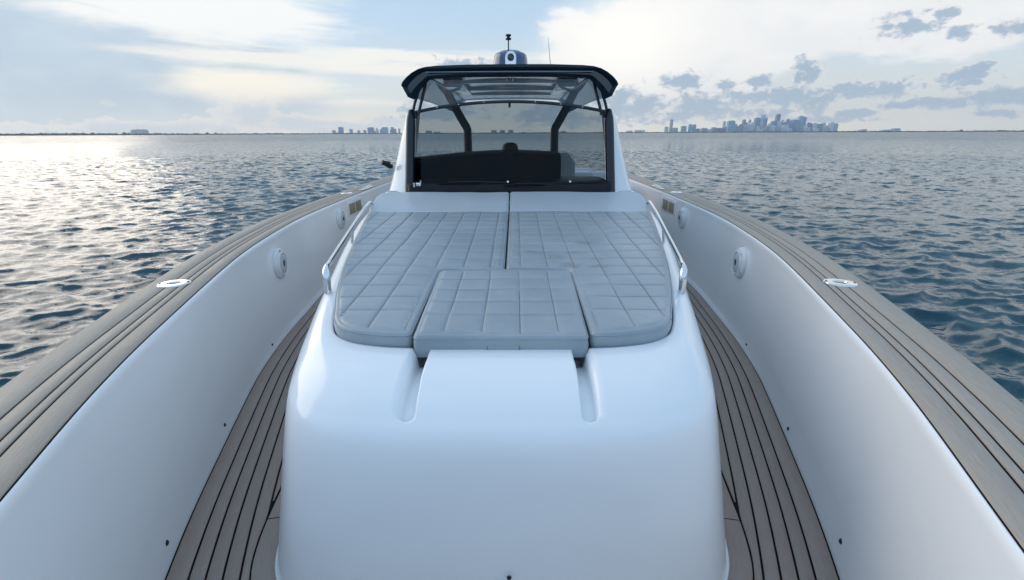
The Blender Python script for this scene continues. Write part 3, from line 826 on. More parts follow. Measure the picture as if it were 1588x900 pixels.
# ---- stainless handrails
def handrail(s):
    ft = Vector((s * .905, 2.20, Z(gelh(2.2) - .006)))
    foot = [ft, ft + Vector((0, 0, .03)), ft + Vector((0, 0.004, .085)), ft + Vector((s * .004, .018, .112)), ft + Vector((s * .012, .055, .128))]
    pts = [foot[-2], foot[-1], Vector((s * .950, 2.40, Z(-.650))), Vector((s * 1.012, 2.75, Z(-.632))), Vector((s * 1.085, 3.15, Z(-.615))),
           Vector((s * 1.170, 3.60, Z(-.600))), Vector((s * 1.250, 4.06, Z(-.588))), Vector((s * 1.268, 4.18, Z(-.594))), Vector((s * 1.276, 4.24, Z(-.618))), Vector((s * 1.282, 4.265, Z(-.665))), Vector((s * 1.285, 4.27, Z(gelh(4.27) - .02)))]
    pc = [Vector(p) for p in catmull(pts, 8)]
    rail = b(tube('handrail', pc, .0140, M_steel, None, 16))
    fc = [Vector(p) for p in catmull(foot, 6)]; n = len(fc)
    rad = [0.0172 + .0015 * sin(pi * min(1, i / n)) - (.004 * max(0, (i / n - .75) / .25)) for i in range(n)]
    b(tube('rail_foot', fc, rad, M_steel, None, 16), rail)
    b(lathe('flange', [(0, .006), (.018, .006), (.022, .002), (.023, 0)], M_steel, None, 24, frame(Vector((s * 1.285, 4.27, Z(gelh(4.27) - .006))), (0, 0, 1), (0, 1, 0))), rail)
    # middle post
    mp = Vector((s * 1.085, 3.15, Z(-.615))); mb = Vector((s * 1.112, 3.17, Z(gelh(3.15) - .02)))
    b(tube('rail_post', [mb, mb.lerp(mp, .5), mp], .0095, M_steel, None, 12), rail)
for s in (1, -1): handrail(s)

# ---- speakers in the bulwark
def speaker(y, h, s, R):
    p, n = wall_at(y, h, s); n = Vector((n.x, n.y, .02)).normalized(); Mx = frame(p, n)
    sp = b(lathe('speaker', [(R * 1.02, -.004), (R * 1.02, .010), (R * .985, .022), (R * .90, .030), (R * .80, .032)], M_whitepl, None, 48, Mx))
    b(lathe('trim_ring', [(R * .80, .030), (R * .79, .042), (R * .74, .046), (R * .69, .044), (R * .68, .034)], M_whitepl, None, 48, Mx), sp)
    b(lathe('grille', [(R * .69, .036), (R * .62, .044), (R * .45, .049), (R * .24, .050), (R * .235, .040)], M_grille, None, 48, Mx), sp)
    b(lathe('tweeter', [(0, .047), (R * .12, .046), (R * .20, .041), (R * .235, .038)], M_hole, None, 24, Mx), sp)
    for k in range(6):      # raised clamps round the rim
        a_ = k * pi / 3 + .3; q_ = Mx @ Vector((R * .87 * cos(a_), R * .87 * sin(a_), .031))
        b(lathe('screw', [(0, .003), (R * .035, .003), (R * .045, 0)], M_steel, None, 8, frame(q_, n)), sp)
    for k in range(3):
        a0 = k * 2 * pi / 3 + .9; V, F = [], []
        for i in range(9):
            a_ = a0 + i / 8 * .75
            for r_, z_ in ((R * .80, .030), (R * .81, .039), (R * .92, .037), (R * .93, .026)): V.append(Mx @ Vector((r_ * cos(a_), r_ * sin(a_), z_)))
        b(fix_normals(mobj('rim_segment', V, grid_faces(9, 4), M_whitepl, None, True, sharp=40)), sp)
for s in (1, -1):
    speaker(3.70, -1.035, s, .128); speaker(5.55, -.985, s, .125)
    # louvred pocket
    p, n = wall_at(6.15, -.925, s)
    fr_ = b(bevel_box('pocket_frame', tuple(p + n * .004), (.014, .60, .20), M_whitepl, r=.006)); 
    for k in (-1, 1):
        b(bevel_box('louvre_panel', (p.x - s * .010, p.y + k * .125, p.z - .005), (.012, .215, .135), M_brown, r=.004), fr_)

# ---- flush cleats / rod holders on the cap
def cap_flange(y, s, o_=.155, r=.082):
    x = float(np.interp(y, off(o_)[:, 1], off(o_)[:, 0])); Mx = frame(Vector((s * x, y, Z(-.7795))), (0, 0, 1), (0, 1, 0))
    i = int(np.argmin(abs(RAIL[:, 1] - y))); Mx = Mx @ Matrix.Rotation(s * -.25, 4, 'Z')
    f = b(lathe('rod_holder', [(r * .40, -.03), (r * .42, .001), (r * .46, .0065), (r * .72, .0085), (r * .95, .006), (r, .001), (r, -.002)], M_steel, None, 48, Mx, sx=1.0, sy=.80))
    b(lathe('holder_cup', [(0, -.002), (r * .43, -.002)], M_hole, None, 32, Mx, sx=1.0, sy=.8), f)
    for k in (-1, 1):
        b(lathe('screw', [(0, .0095), (r * .07, .0092), (r * .085, .0068)], M_hole, None, 10, Mx @ Matrix.Translation((k * r * .82, 0, 0))), f)
for s in (1, -1):
    cap_flange(2.375, s, .165); cap_flange(6.4, s, .15, .085)
    # pull-up cleat on the aft rail
    x = 2.12; cl = b(bevel_box('deck_cleat', (s * (x + .06), 6.95, Z(-.770)), (.055, .52, .018), M_steel, r=.007))
    for dy in (-.12, .12): b(tube('cleat_post', [(s * (x + .06), 6.95 + dy, Z(-.785)), (s * (x + .06), 6.95 + dy, Z(-.75))], .012, M_steel, None, 10), cl)
    b(tube('cleat_horn', [(s * (x + .06), 6.75, Z(-.744)), (s * (x + .06), 6.85, Z(-.748)), (s * (x + .06), 7.05, Z(-.748)), (s * (x + .06), 7.15, Z(-.744))], [.006, .011, .011, .006], M_steel, None, 10), cl)

# ---- console superstructure ------------------------------------------------------------
# white upper console: wraps from behind the pads, sides sweep up into the wing panels
def ring_block(name, rows, mat, parent=None, sharp=40, cap=True):
    """rows: list of closed outlines (same count) from bottom to top"""
    V = [p for r_ in rows for p in r_]; n = len(rows[0]); F = grid_faces(len(rows), n, True)
    if cap: F.append(tuple(range(n))[::-1]); F.append(tuple((len(rows) - 1) * n + i for i in range(n)))
    return b(fix_normals(mobj(name, V, F, mat, None, True, sharp=sharp)), parent)
def outline(hw, y0, y1, r, hh, taper=0.0, n=6):
    pts = round_poly([(hw, y0, r), (hw + taper, y1, r), (-hw - taper, y1, r), (-hw, y0, r)])
    return [(x, y, Z(hh)) for x, y in pts]
ring_block('console_deck', [outline(1.30, 4.56, 7.05, .10, -1.60, .05), outline(1.27, 4.56, 7.05, .10, -.74, .05), outline(1.25, 4.565, 7.05, .10, -.652, .05), outline(1.23, 4.58, 7.04, .09, -.642, .05)], M_gel)
# black cowl under the glass
ring_block('windshield_cowl', [outline(1.03, 4.60, 5.3, .08, -.66), outline(1.03, 4.60, 5.3, .08, -.478), outline(1.00, 4.64, 5.28, .07, -.462)], M_black)
def archy(x, h0, drop, w): return h0 - drop * (abs(x) / w) ** 2
# windshield pane: cylindrical arc in plan, arch topped
def glass_pane(name, hb, ht, wb, wt, yb, yt, drop, bow, mat, parent=None, th=.006, n=24, rows_=8):
    V = []
    for k in (0, 1):
        for j in range(rows_ + 1):
            v_ = j / rows_
            for i in range(n + 1):
                u_ = -1 + 2 * i / n; w = wb + (wt - wb) * v_; x = u_ * w
                top = ht - drop * u_ * u_; h_ = hb + (top - hb) * v_
                y = yb + (yt - yb) * v_ + bow * u_ * u_ + k * th
                V.append((x, y, Z(h_)))
    m_ = (rows_ + 1) * (n + 1); F = grid_faces(rows_ + 1, n + 1); F += [tuple(m_ + q_ for q_ in f[::-1]) for f in grid_faces(rows_ + 1, n + 1)]
    ed = [i for i in range(n + 1)] + [j * (n + 1) + n for j in range(1, rows_ + 1)] + [rows_ * (n + 1) + i for i in range(n - 1, -1, -1)] + [j * (n + 1) for j in range(rows_ - 1, 0, -1)]
    for a_, c_ in zip(ed, ed[1:] + ed[:1]): F.append((a_, c_, c_ + m_, a_ + m_))
    return b(mobj(name, V, F, mat, None, True, sharp=30), parent)
wsf = b(tube('windshield_frame', [(x, 4.78 + .14 * (x / .955) ** 2, Z(.292 - .088 * (x / .955) ** 2)) for x in np.linspace(-.955, .955, 33)], .0155, M_post, None, 10))
glass_pane('windshield_pane', -.50, .288, .985, .945, 4.66, 4.775, .088, .14, M_glass, wsf)
for x in (-.72, -.50, -.25, .25, .50, .72):
    b(lathe('screw', [(0, .003), (.005, .003), (.007, 0)], M_steel, None, 8, frame((x, 4.764 + .14 * (x / .955) ** 2, Z(.294 - .088 * (x / .955) ** 2)), (0, -1, 0))), wsf)
b(bevel_box('frame_clip', (0, 4.765, Z(.262)), (.022, .02, .05), M_black, r=.004), wsf)
for s in (1, -1): b(bevel_box('frame_clip', (s * .95, 4.90, Z(.175)), (.03, .04, .06), M_black, r=.006), wsf)
for s in (1, -1):      # A pillars, oval posts
    pr = []
    for t in np.linspace(0, 1, 12):
        pr.append((s * (1.028 - .037 * t), 4.69 + .20 * t, Z(-.66 + .875 * t)))
    rad = [.046] * 10 + [.043, .028]
    pl_ = b(tube('pillar', pr + [(pr[-1][0], pr[-1][1] + .003, pr[-1][2] + .012)], rad + [.016], M_pillar, None, 20))
    # wing panel from pillar to the coaming
    rowsA = []
    n = 14
    V = []
    for j in range(n + 1):
        t = j / n; h_ = -.652 + .85 * t
        xa = s * (1.045 - .040 * t); ya = 4.74 + .20 * t
        xb = 1.335 - .235 * t ** .85; yb = 4.97 + .17 * t; yc_ = 6.0 - .35 * t
        for p_ in catmull([(abs(xa), ya), (abs(xa) * .45 + xb * .55, ya * .62 + yb * .38), (xb, yb), (xb + .015, yb * .6 + yc_ * .4), (xb - .01, yc_)], 2):
            V.append((s * p_[0], p_[1], Z(h_)))
    m_ = len(V)
    V += [(x - s * .035, y + .01, z - .002) for x, y, z in V]
    F = grid_faces(n + 1, 9); F += [tuple(m_ + q_ for q_ in f[::-1]) for f in grid_faces(n + 1, 9)]
    ed = [i for i in range(9)] + [j * 9 + 8 for j in range(1, n + 1)] + [n * 9 + i for i in range(7, -1, -1)] + [j * 9 for j in range(n - 1, 0, -1)]
    for a_, c_ in zip(ed, ed[1:] + ed[:1]): F.append((a_, c_, c_ + m_, a_ + m_))
    b(fix_normals(mobj('wing_panel', V, F, M_gel, None, True, sharp=40)))
    # twin hardtop stays
    for xb, yb, xt, yt in ((.985, 4.93, .868, 4.87), (.925, 4.90, .822, 4.93)):
        pts = [(s * xb, yb, Z(.17)), (s * (xb * .8 + xt * .2 - (.012 if xb < .95 else 0)), yb, Z(.27)), (s * (xb * .35 + xt * .65 - (.012 if xb < .95 else 0)), yb, Z(.41)), (s * xt, yt, Z(.52)), (s * (xt - .01), yt + .02, Z(.56))]
        b(tube('hardtop_stay', catmull(pts, 6), .0145, M_post, None, 10))
# vinyl curtain between windshield head and hardtop
wv = []
n = 20
V = []
for k in (0, 1):
    for i in range(n + 1):
        u_ = -1 + 2 * i / n
        V.append((u_ * .955, 4.79 + .13 * u_ * u_ + k * .002, Z(.302 - .088 * u_ * u_))); V.append((u_ * .845, 4.84 + .04 * u_ * u_ + k * .002, Z(.522)))
m_ = 2 * (n + 1); F = [(2 * i, 2 * i + 2, 2 * i + 3, 2 * i + 1) for i in range(n)] + [(m_ + 2 * i, m_ + 2 * i + 1, m_ + 2 * i + 3, m_ + 2 * i + 2) for i in range(n)]
cur = b(mobj('vinyl_curtain', V, F, M_vinyl, None, True))
b(tube('curtain_zip', [(x, 4.825 + .04 * (x / .85) ** 2, Z(.522)) for x in np.linspace(-.85, .85, 15)], .004, M_whitepl, None, 6), cur)

# hardtop: faceted section swept aft
def ht_section(y, k, dz):
    """outline of the hardtop's cross section at station y"""
    top = [(0, .618), (.40, .616), (.70, .607), (.80, .598), (.87, .580), (.935, .548), (.99, .508), (1.03, .468), (1.044, .440)]
    bot = [(1.030, .418), (.988, .336), (.975, .340), (.960, .360), (.90, .430), (.815, .500), (.78, .522), (.5, .536), (.25, .54), (0, .541)]
    half = top + bot
    k *= .996
    L = [(x * k, y, Z(h_ + dz)) for x, h_ in half] + [(-x * k, y, Z(h_ + dz)) for x, h_ in half[-2:0:-1]]
    return L
st = [(4.815, .955, -.02, .30), (4.775, .985, -.008, .6), (4.755, 1.0, 0, 1), (5.2, 1.005, .012, 1), (6.0, 1.0, .02, 1), (7.0, .985, .012, 1), (7.75, .955, -.01, 1), (7.83, .93, -.03, .5)]
rows_ = []
for y, k, dz, f in st:
    L = ht_section(y, k, dz)
    if f < 1:
        L = [(x, yy, Z(.50) + (z - Z(.50)) * (.45 + .55 * f)) if abs(x) < .8 else (x, yy, z) for x, yy, z in L]
    rows_.append(L)
V = [p for r_ in rows_ for p in r_]; n = len(rows_[0]); F = grid_faces(len(rows_), n, True); F.append(tuple(range(n))); F.append(tuple((len(rows_) - 1) * n + i for i in range(n))[::-1])
ht = b(fix_normals(mobj('hardtop', V, F, M_dark, None, True, sharp=28)))
# glossy liner panels just under the roof
def liner(name, xs, hs, y0, y1, mat, nn_=10):
    V = []
    for j in range(nn_ + 1):
        y = y0 + (y1 - y0) * j / nn_
        for x, h_ in zip(xs, hs): V.append((x, y, Z(h_ - .006 + .02 * sin(pi * j / nn_))))
    m_ = len(V); V += [(x, y, z + .004) for x, y, z in V]
    F = grid_faces(nn_ + 1, len(xs)); F += [tuple(m_ + q_ for q_ in f[::-1]) for f in grid_faces(nn_ + 1, len(xs))]
    return b(mobj(name, V, F, mat, None, True, sharp=30), ht)
M_under2 = simple('roof_liner_gloss', (0.075, 0.115, 0.155), 0.08, coat=0.8, var=0.15)
liner('roof_liner', list(np.linspace(-.74, .74, 13)), [.528 - .02 * (x / .74) ** 2 for x in np.linspace(-.74, .74, 13)], 4.86, 7.6, M_under2)
for s in (1, -1):
    liner('side_liner', [s * x for x in (.775, .83, .89, .952)], [.503, .469, .418, .352], 4.80, 7.5, M_under)
    b(bevel_box('roof_locker', (s * .60, 5.75, Z(.485)), (.20, 1.1, .05), M_under, r=.02), ht)
    b(tube('liner_bead', [(s * .77, y, Z(.507)) for y in np.linspace(4.95, 7.5, 8)], .006, M_whitepl, None, 6), ht)
for y, w in ((5.35, .62), (6.25, .60), (7.0, .60)):
    b(bevel_box('roof_beam', (0, y, Z(.523)), (w * 2, .10, .030), M_under2, r=.012), ht)
for x in (-.03, .03): b(bevel_box('roof_latch', (x, 5.0, Z(.516)), (.006, .30, .016), M_whitepl, r=.002), ht)
b(tube('drip_edge', [(x, 4.762 - .002, Z(.556 - .004 * (x / .8) ** 2)) for x in np.linspace(-.80, .80, 15)], .0035, M_under, None, 6), ht)

# radar dome on the roof with its camera and light mast
DX, DY = 0.008, 5.05
dome = b(lathe('radar_dome', [(.174, .600), (.174, .640), (.170, .695), (.162, .728), (.148, .747), (.108, .762), (.10, .769), (.05, .778), (0, .781)], M_blue, None, 56, Matrix.Translation((DX, DY, H))))
b(lathe('dome_foot', [(.185, .600), (.185, .626), (.172, .630)], M_dark, None, 48, Matrix.Translation((DX, DY, H))), dome)
# arch shaped camera housing
pr = []
V = []
arch = [(-.056, 0)] + [(-.056, .075)] + [(.056 * cos(a_), .075 + .056 * sin(a_)) for a_ in np.linspace(pi, 0, 15)][1:-1] + [(.056, .075), (.056, 0)]
for k, (d, sc_) in enumerate(((0.0, 1.0), (-.045, 1.0), (-.062, .93), (-.066, .84), (-.058, .80))):
    for x, z in arch: V.append((DX + .004 + x * sc_, DY - .155 + d, Z(.617 + (z if sc_ == 1 else z * (1 - (1 - sc_) * .35)))))
na_ = len(arch); F = grid_faces(5, na_); F.append(tuple(4 * na_ + i for i in range(na_)))
cam_h = b(fix_normals(mobj('camera_housing', V, F, M_steel, None, True, sharp=35)), dome)
b(lathe('camera_lens', [(0, .020), (.016, .019), (.017, .010), (.026, .012), (.033, .006), (.034, 0)], M_lens, None, 24, frame((DX + .004, DY - .212, Z(.688)), (0, -1, 0))), dome)
mast = b(tube('light_mast', [(DX - .02, DY, Z(.77)), (DX - .02, DY, Z(.878))], .0065, M_post, None, 8))
b(lathe('mast_light', [(.0, .872), (.026, .872), (.028, .878), (.028, .886), (.016, .890), (.016, .902), (.028, .906), (.028, .914), (.022, .920), (0, .920)], M_black, None, 16, Matrix.Translation((DX - .02, DY, H))), mast)
b(tube('whip_antenna', [(.432, 5.3, Z(.60)), (.425, 5.3, Z(.68)), (.395, 5.3, Z(.93))], [.006, .0035, .0015], M_black, None, 6))
# dash hood behind the glass: a broad arch-topped mass, open on the starboard side
ringb, ringt = [], []
V = []; xs = np.linspace(-1.12, .545, 27)
for y, dz in ((5.05, -.10), (5.12, -.02), (5.25, 0), (5.6, 0), (5.72, -.05)):
    for x in xs: V.append((x, y, Z(-.180 + dz - .066 * (abs(x) / .98) ** 1.6)))
F = grid_faces(5, len(xs)); nx = len(xs)
k0 = len(V)
for y in (5.02, 5.74):
    for x in xs: V.append((x, y, Z(-1.5)))
F += [(k0 + i, k0 + i + 1, i + 1, i) for i in range(nx - 1)] + [(k0 + nx + i + 1, k0 + nx + i, 4 * nx + i, 4 * nx + i + 1) for i in range(nx - 1)]
for e, rev in ((0, False), (nx - 1, True)):
    f = (k0 + e, e, nx + e, 2 * nx + e, 3 * nx + e, 4 * nx + e, k0 + nx + e); F.append(f[::-1] if rev else f)
dash = b(fix_normals(mobj('dash', V, F, M_dash, None, True, sharp=40)))
b(lathe('compass', [(.118, -.235), (.112, -.19), (.092, -.175), (.080, -.13), (.062, -.106), (.030, -.095), (0, -.093)], M_black, None, 32, Matrix.Translation((0.0, 5.22, H))), dash)
b(lathe('compass_trim', [(.120, -.21), (.119, -.185), (.110, -.18)], M_pillar, None, 32, Matrix.Translation((0.0, 5.22, H))), dash)
# aft hardtop legs
for s in (1, -1):
    pts = [(s * .560, 6.2, Z(-1.55)), (s * .560, 6.2, Z(-.6)), (s * .560, 6.2, Z(0.0)), (s * .565, 6.2, Z(.06)), (s * .60, 6.2, Z(.12)), (s * .70, 6.2, Z(.30)), (s * .80, 6.2, Z(.50))]
    b(tube('hardtop_leg', catmull(pts, 6), .052, M_post, None, 14, flat=.9))
# helm seats with their module
mod = b(bevel_box('seat_module', (0, 6.55, Z(-1.22)), (1.5, .55, .74), M_gel, r=.04))
for x in (-.55, 0, .70):
    w = .46 if x < .6 else .40
    st_ = b(bevel_box('helm_seat', (x, 6.42, Z(-.80)), (w, .50, .12), M_beige, r=.045, seg=4))
    V = round_poly([(-w / 2, -.02, .03), (-w / 2, .40, .10), (-w / 4, .52, .06), (w / 4, .52, .06), (w / 2, .40, .10), (w / 2, -.02, .03)]) 
    P2 = []
    for yy, k in ((0, .93), (.03, 1.0), (.10, 1.0), (.13, .93)): P2.append([(x + px_ * k, 6.62 + yy, Z(-.80 + .02 + (pz_ * (.5 + k / 2)))) for px_, pz_ in V])
    ring_block('backrest', P2, M_beige if x > .5 else M_dash, st_, sharp=50)
# aft bench and coaming boxes seen through the glass
bn = b(bevel_box('aft_bench', (1.02, 8.7, Z(-1.10)), (1.2, .9, .62), M_gel, r=.05))
b(bevel_box('bench_back', (.98, 9.25, Z(-.86)), (1.15, .16, .42), M_gel, r=.04), bn)
bx_ = b(bevel_box('tackle_box', (1.12, 7.75, Z(-.80)), (.38, .5, .40), M_whitepl, r=.03))
b(bevel_box('box_door', (1.14, 7.493, Z(-.80)), (.11, .012, .13), M_under, r=.008), bx_)
b(bevel_box('aft_bench_port', (-1.0, 8.7, Z(-1.10)), (1.2, .9, .62), M_gel, r=.05)).name = 'aft_bench'
ln = b(bevel_box('aft_locker', (1.62, 7.9, Z(-.90)), (.55, .9, .26), M_gel, r=.03))
for k in range(4): b(bevel_box('rod_slot', (1.45 + .10 * k, 7.442, Z(-.84)), (.05, .012, .07), M_hole, r=.004), ln)
# wipers lying at the foot of the glass
for x0, x1, dd in ((-.60, -.02, .0), (.04, .66, -.018)):
    wpr = b(tube('wiper', [(x0, 4.60, Z(-.455 + dd)), ((x0 + x1) / 2, 4.585, Z(-.450 + dd)), (x1, 4.60, Z(-.462 + dd * .2))], .0065, M_black, None, 6))
    b(tube('wiper_blade', [(x0 - .1, 4.575, Z(-.474 + dd)), (x0 + .3, 4.57, Z(-.468 + dd))], .006, M_rubber, None, 6), wpr)
    b(lathe('wiper_pivot', [(0, .02), (.010, .018), (.014, 0)], M_steel, None, 12, frame((x1 * .9, 4.60, Z(-.455)), (0, -1, .3))), wpr)
sp_ = b(bevel_box('washer_bracket', (-.90, 4.59, Z(-.475)), (.05, .03, .035), M_steel, r=.008))
b(tube('washer_nozzle', [(-.945, 4.59, Z(-.50)), (-.945, 4.59, Z(-.46))], .010, M_steel, None, 10), sp_)
b(tube('washer_nozzle', [(-.875, 4.57, Z(-.46)), (-.87, 4.55, Z(-.43))], .009, M_steel, None, 10), sp_)
for s in (1, -1):      # flush lifting hinge at the corner of the console
    hg = b(lathe('hinge_plate', [(0, .007), (.060, .006), (.068, 0)], M_steel, None, 28, Matrix.Translation((s * 1.165, 4.60, Z(-.553))), sx=1.1, sy=.45))
    b(bevel_box('hinge_pin', (s * 1.165, 4.60, Z(-.541)), (.09, .012, .010), M_steel, r=.003), hg)
    b(bevel_box('hinge_block', (s * 1.165, 4.62, Z(-.60)), (.17, .06, .09), M_gel, r=.012), hg)
# searchlight / horn on the port wing
hn = b(bevel_box('horn_bracket', (-1.265, 4.97, Z(-.325)), (.05, .04, .045), M_black, r=.01))
b(lathe('horn', [(0, .055), (.022, .055), (.027, .048), (.024, .02), (.030, 0), (.036, -.024), (.033, -.028), (0, -.02)], M_black, None, 20, frame((-1.300, 4.955, Z(-.300)), (-.75, -.55, .35))), hn)

# ------------------------------------------------------------------ shore and city
SHORE = 5500.0
KX = 1 / (FPX * 1.0577)
def X_of(u, dist): return tan(math.atan((u - 794) * KX) - radians(YAW)) * dist
PX = KX * SHORE                                        # metres per photo pixel at the shore
def fac(name, col_, col2, sx_, sz_, glassy=0.35):
    m_, t, b_ = new_mat(name)
    tcn = t.node('ShaderNodeTexCoord'); g = t.node('ShaderNodeNewGeometry')
    sp = t.node('ShaderNodeSeparateXYZ'); t.put(sp.inputs[0], g.outputs['Position'])
    fz = t.m('FRACT', t.m('DIVIDE', sp.outputs[2], sz_)); fx = t.m('FRACT', t.m('DIVIDE', t.m('ADD', sp.outputs[0], t.m('MULTIPLY', sp.outputs[1], .7)), sx_))
    wn = t.m('MULTIPLY', t.m('GREATER_THAN', fz, 0.42), t.m('GREATER_THAN', fx, 0.30))
    oi = t.node('ShaderNodeObjectInfo')
    nz = t.noise(t.v('MULTIPLY', g.outputs['Position'], (.05, .05, .03)), 1.0, 3)
    c_ = t.mix(t.m('MULTIPLY', wn, .85), col_, col2)
    c_ = t.mix(t.m('MULTIPLY', t.ramp(nz, .4, .7), .3), c_, (.5, .5, .52))
    t.put(b_.inputs['Base Color'], c_)
    t.put(b_.inputs['Roughness'], t.m('SUBTRACT', .7, t.m('MULTIPLY', wn, glassy)))
    return m_
FAC = {'w': fac('pale_concrete_facade', (.78, .80, .82), (.30, .38, .46), 9, 7), 'g': fac('grey_facade', (.44, .49, .55), (.18, .25, .33), 8, 7),
       'b': fac('blue_glass_facade', (.20, .34, .50), (.11, .22, .36), 11, 8, .5), 'd': fac('dark_facade', (.20, .25, .32), (.09, .13, .20), 10, 8, .4),
       't': fac('tan_facade', (.60, .54, .50), (.28, .28, .30), 9, 7), 'c': fac('teal_glass_facade', (.28, .48, .58), (.17, .33, .43), 12, 9, .5)}
def tower(u0, u1, hp, tone, style, label, dist=SHORE, group='towers of the far city skyline', cat='building', name='tower_block'):
    """u0..u1 photo columns, hp height in photo pixels over the waterline"""
    k = dist / SHORE; cx = X_of((u0 + u1) / 2, dist); w = (u1 - u0) * PX * k; h_ = hp * PX * k * 1.02
    d = min(w, 60) * .9; bm = bmesh.new()
    def box(x0, x1, z0, z1, dy=1.0, oy=0.0):
        r_ = bmesh.ops.create_cube(bm, size=1)
        for v in r_['verts']: v.co = Vector(((x0 + x1) / 2 + v.co.x * (x1 - x0), v.co.y * d * dy + oy, (z0 + z1) / 2 + v.co.z * (z1 - z0)))
        return r_['verts']
    hw = w / 2
    if style == 'flat':
        box(-hw, hw, 0, h_ * .96); box(-hw * .45, hw * .3, h_ * .96, h_, .5); box(-hw * 1.12, hw * 1.12, 0, h_ * .12, 1.2)
    elif style == 'step':
        box(-hw, hw, 0, h_ * .62); box(-hw * .62, hw * .62, h_ * .62, h_ * .93, .9); box(-hw * .3, hw * .3, h_ * .93, h_, .6)
    elif style == 'stepl':
        box(-hw, 0, 0, h_ * .78); box(0, hw, 0, h_ * .97, .95); box(hw * .2, hw * .7, h_ * .97, h_, .5)
    elif style == 'stepr':
        box(0, hw, 0, h_ * .76); box(-hw, 0, 0, h_ * .97, .95); box(-hw * .7, -hw * .2, h_ * .97, h_, .5)
    elif style == 'arch':
        n = 14; ring = [(-hw, 0)] + [(-hw * cos(pi * i / n) * 1.0, h_ * .86 + h_ * .14 * sin(pi * i / n)) for i in range(n + 1)] + [(hw, 0)]
        v1 = [bm.verts.new((x, -d / 2, z)) for x, z in ring]; v2 = [bm.verts.new((x, d / 2, z)) for x, z in ring]
        bm.faces.new(v1); bm.faces.new(v2[::-1])
        for i in range(len(ring) - 1): bm.faces.new((v1[i], v2[i], v2[i + 1], v1[i + 1]))
        box(-hw * 1.12, hw * 1.12, 0, h_ * .1, 1.2)
    elif style == 'slant':
        vs = box(-hw, hw, 0, h_)
        for v in vs:
            if v.co.z > h_ * .5 and v.co.x < 0: v.co.z *= .86
        box(-hw * 1.1, hw * 1.1, 0, h_ * .1, 1.2)
    elif style == 'crown':
        box(-hw, hw, 0, h_ * .90); box(-hw * .92, -hw * .6, h_ * .90, h_, .8); box(hw * .6, hw * .92, h_ * .90, h_, .8); box(-hw * .5, hw * .5, h_ * .90, h_ * .96, .7)
    elif style == 'wide':
        box(-hw, hw, 0, h_ * .9); 
        for i in range(4): x = -hw * .8 + i * hw * .48; box(x, x + hw * .22, h_ * .9, h_ * (1 if i % 2 else .96), .5)
    elif style == 'mast':
        box(-hw, hw, 0, h_ * .9); box(-hw * .6, hw * .6, h_ * .9, h_ * .94, .7); box(-hw * .08, hw * .08, h_ * .94, h_ * 1.05, .1)
    # balcony slabs standing proud of the facade
    nf = int(max(3, min(16, h_ / 12)))
    if style in ('flat', 'wide', 'crown', 'mast'):
        for i in range(1, nf): z = h_ * .88 * i / nf; box(-hw * 1.015, hw * 1.015, z, z + 1.0, 1.03)
    bmesh.ops.recalc_face_normals(bm, faces=bm.faces)
    me = bpy.data.meshes.new(name); bm.to_mesh(me); bm.free(); me.materials.append(FAC[tone])
    o = link(bpy.data.objects.new(name, me)); o.location = (cx, dist + random.uniform(-6, 6), 1.6)
    thing(o, label, cat, group); return o
zc = lambda z: 1030 + z / 10.587; ze = lambda z: 1160 + z / 10.587; zl = lambda z: 500 + z / 11.343
def hz_(y): return (362 - y) / 10.587
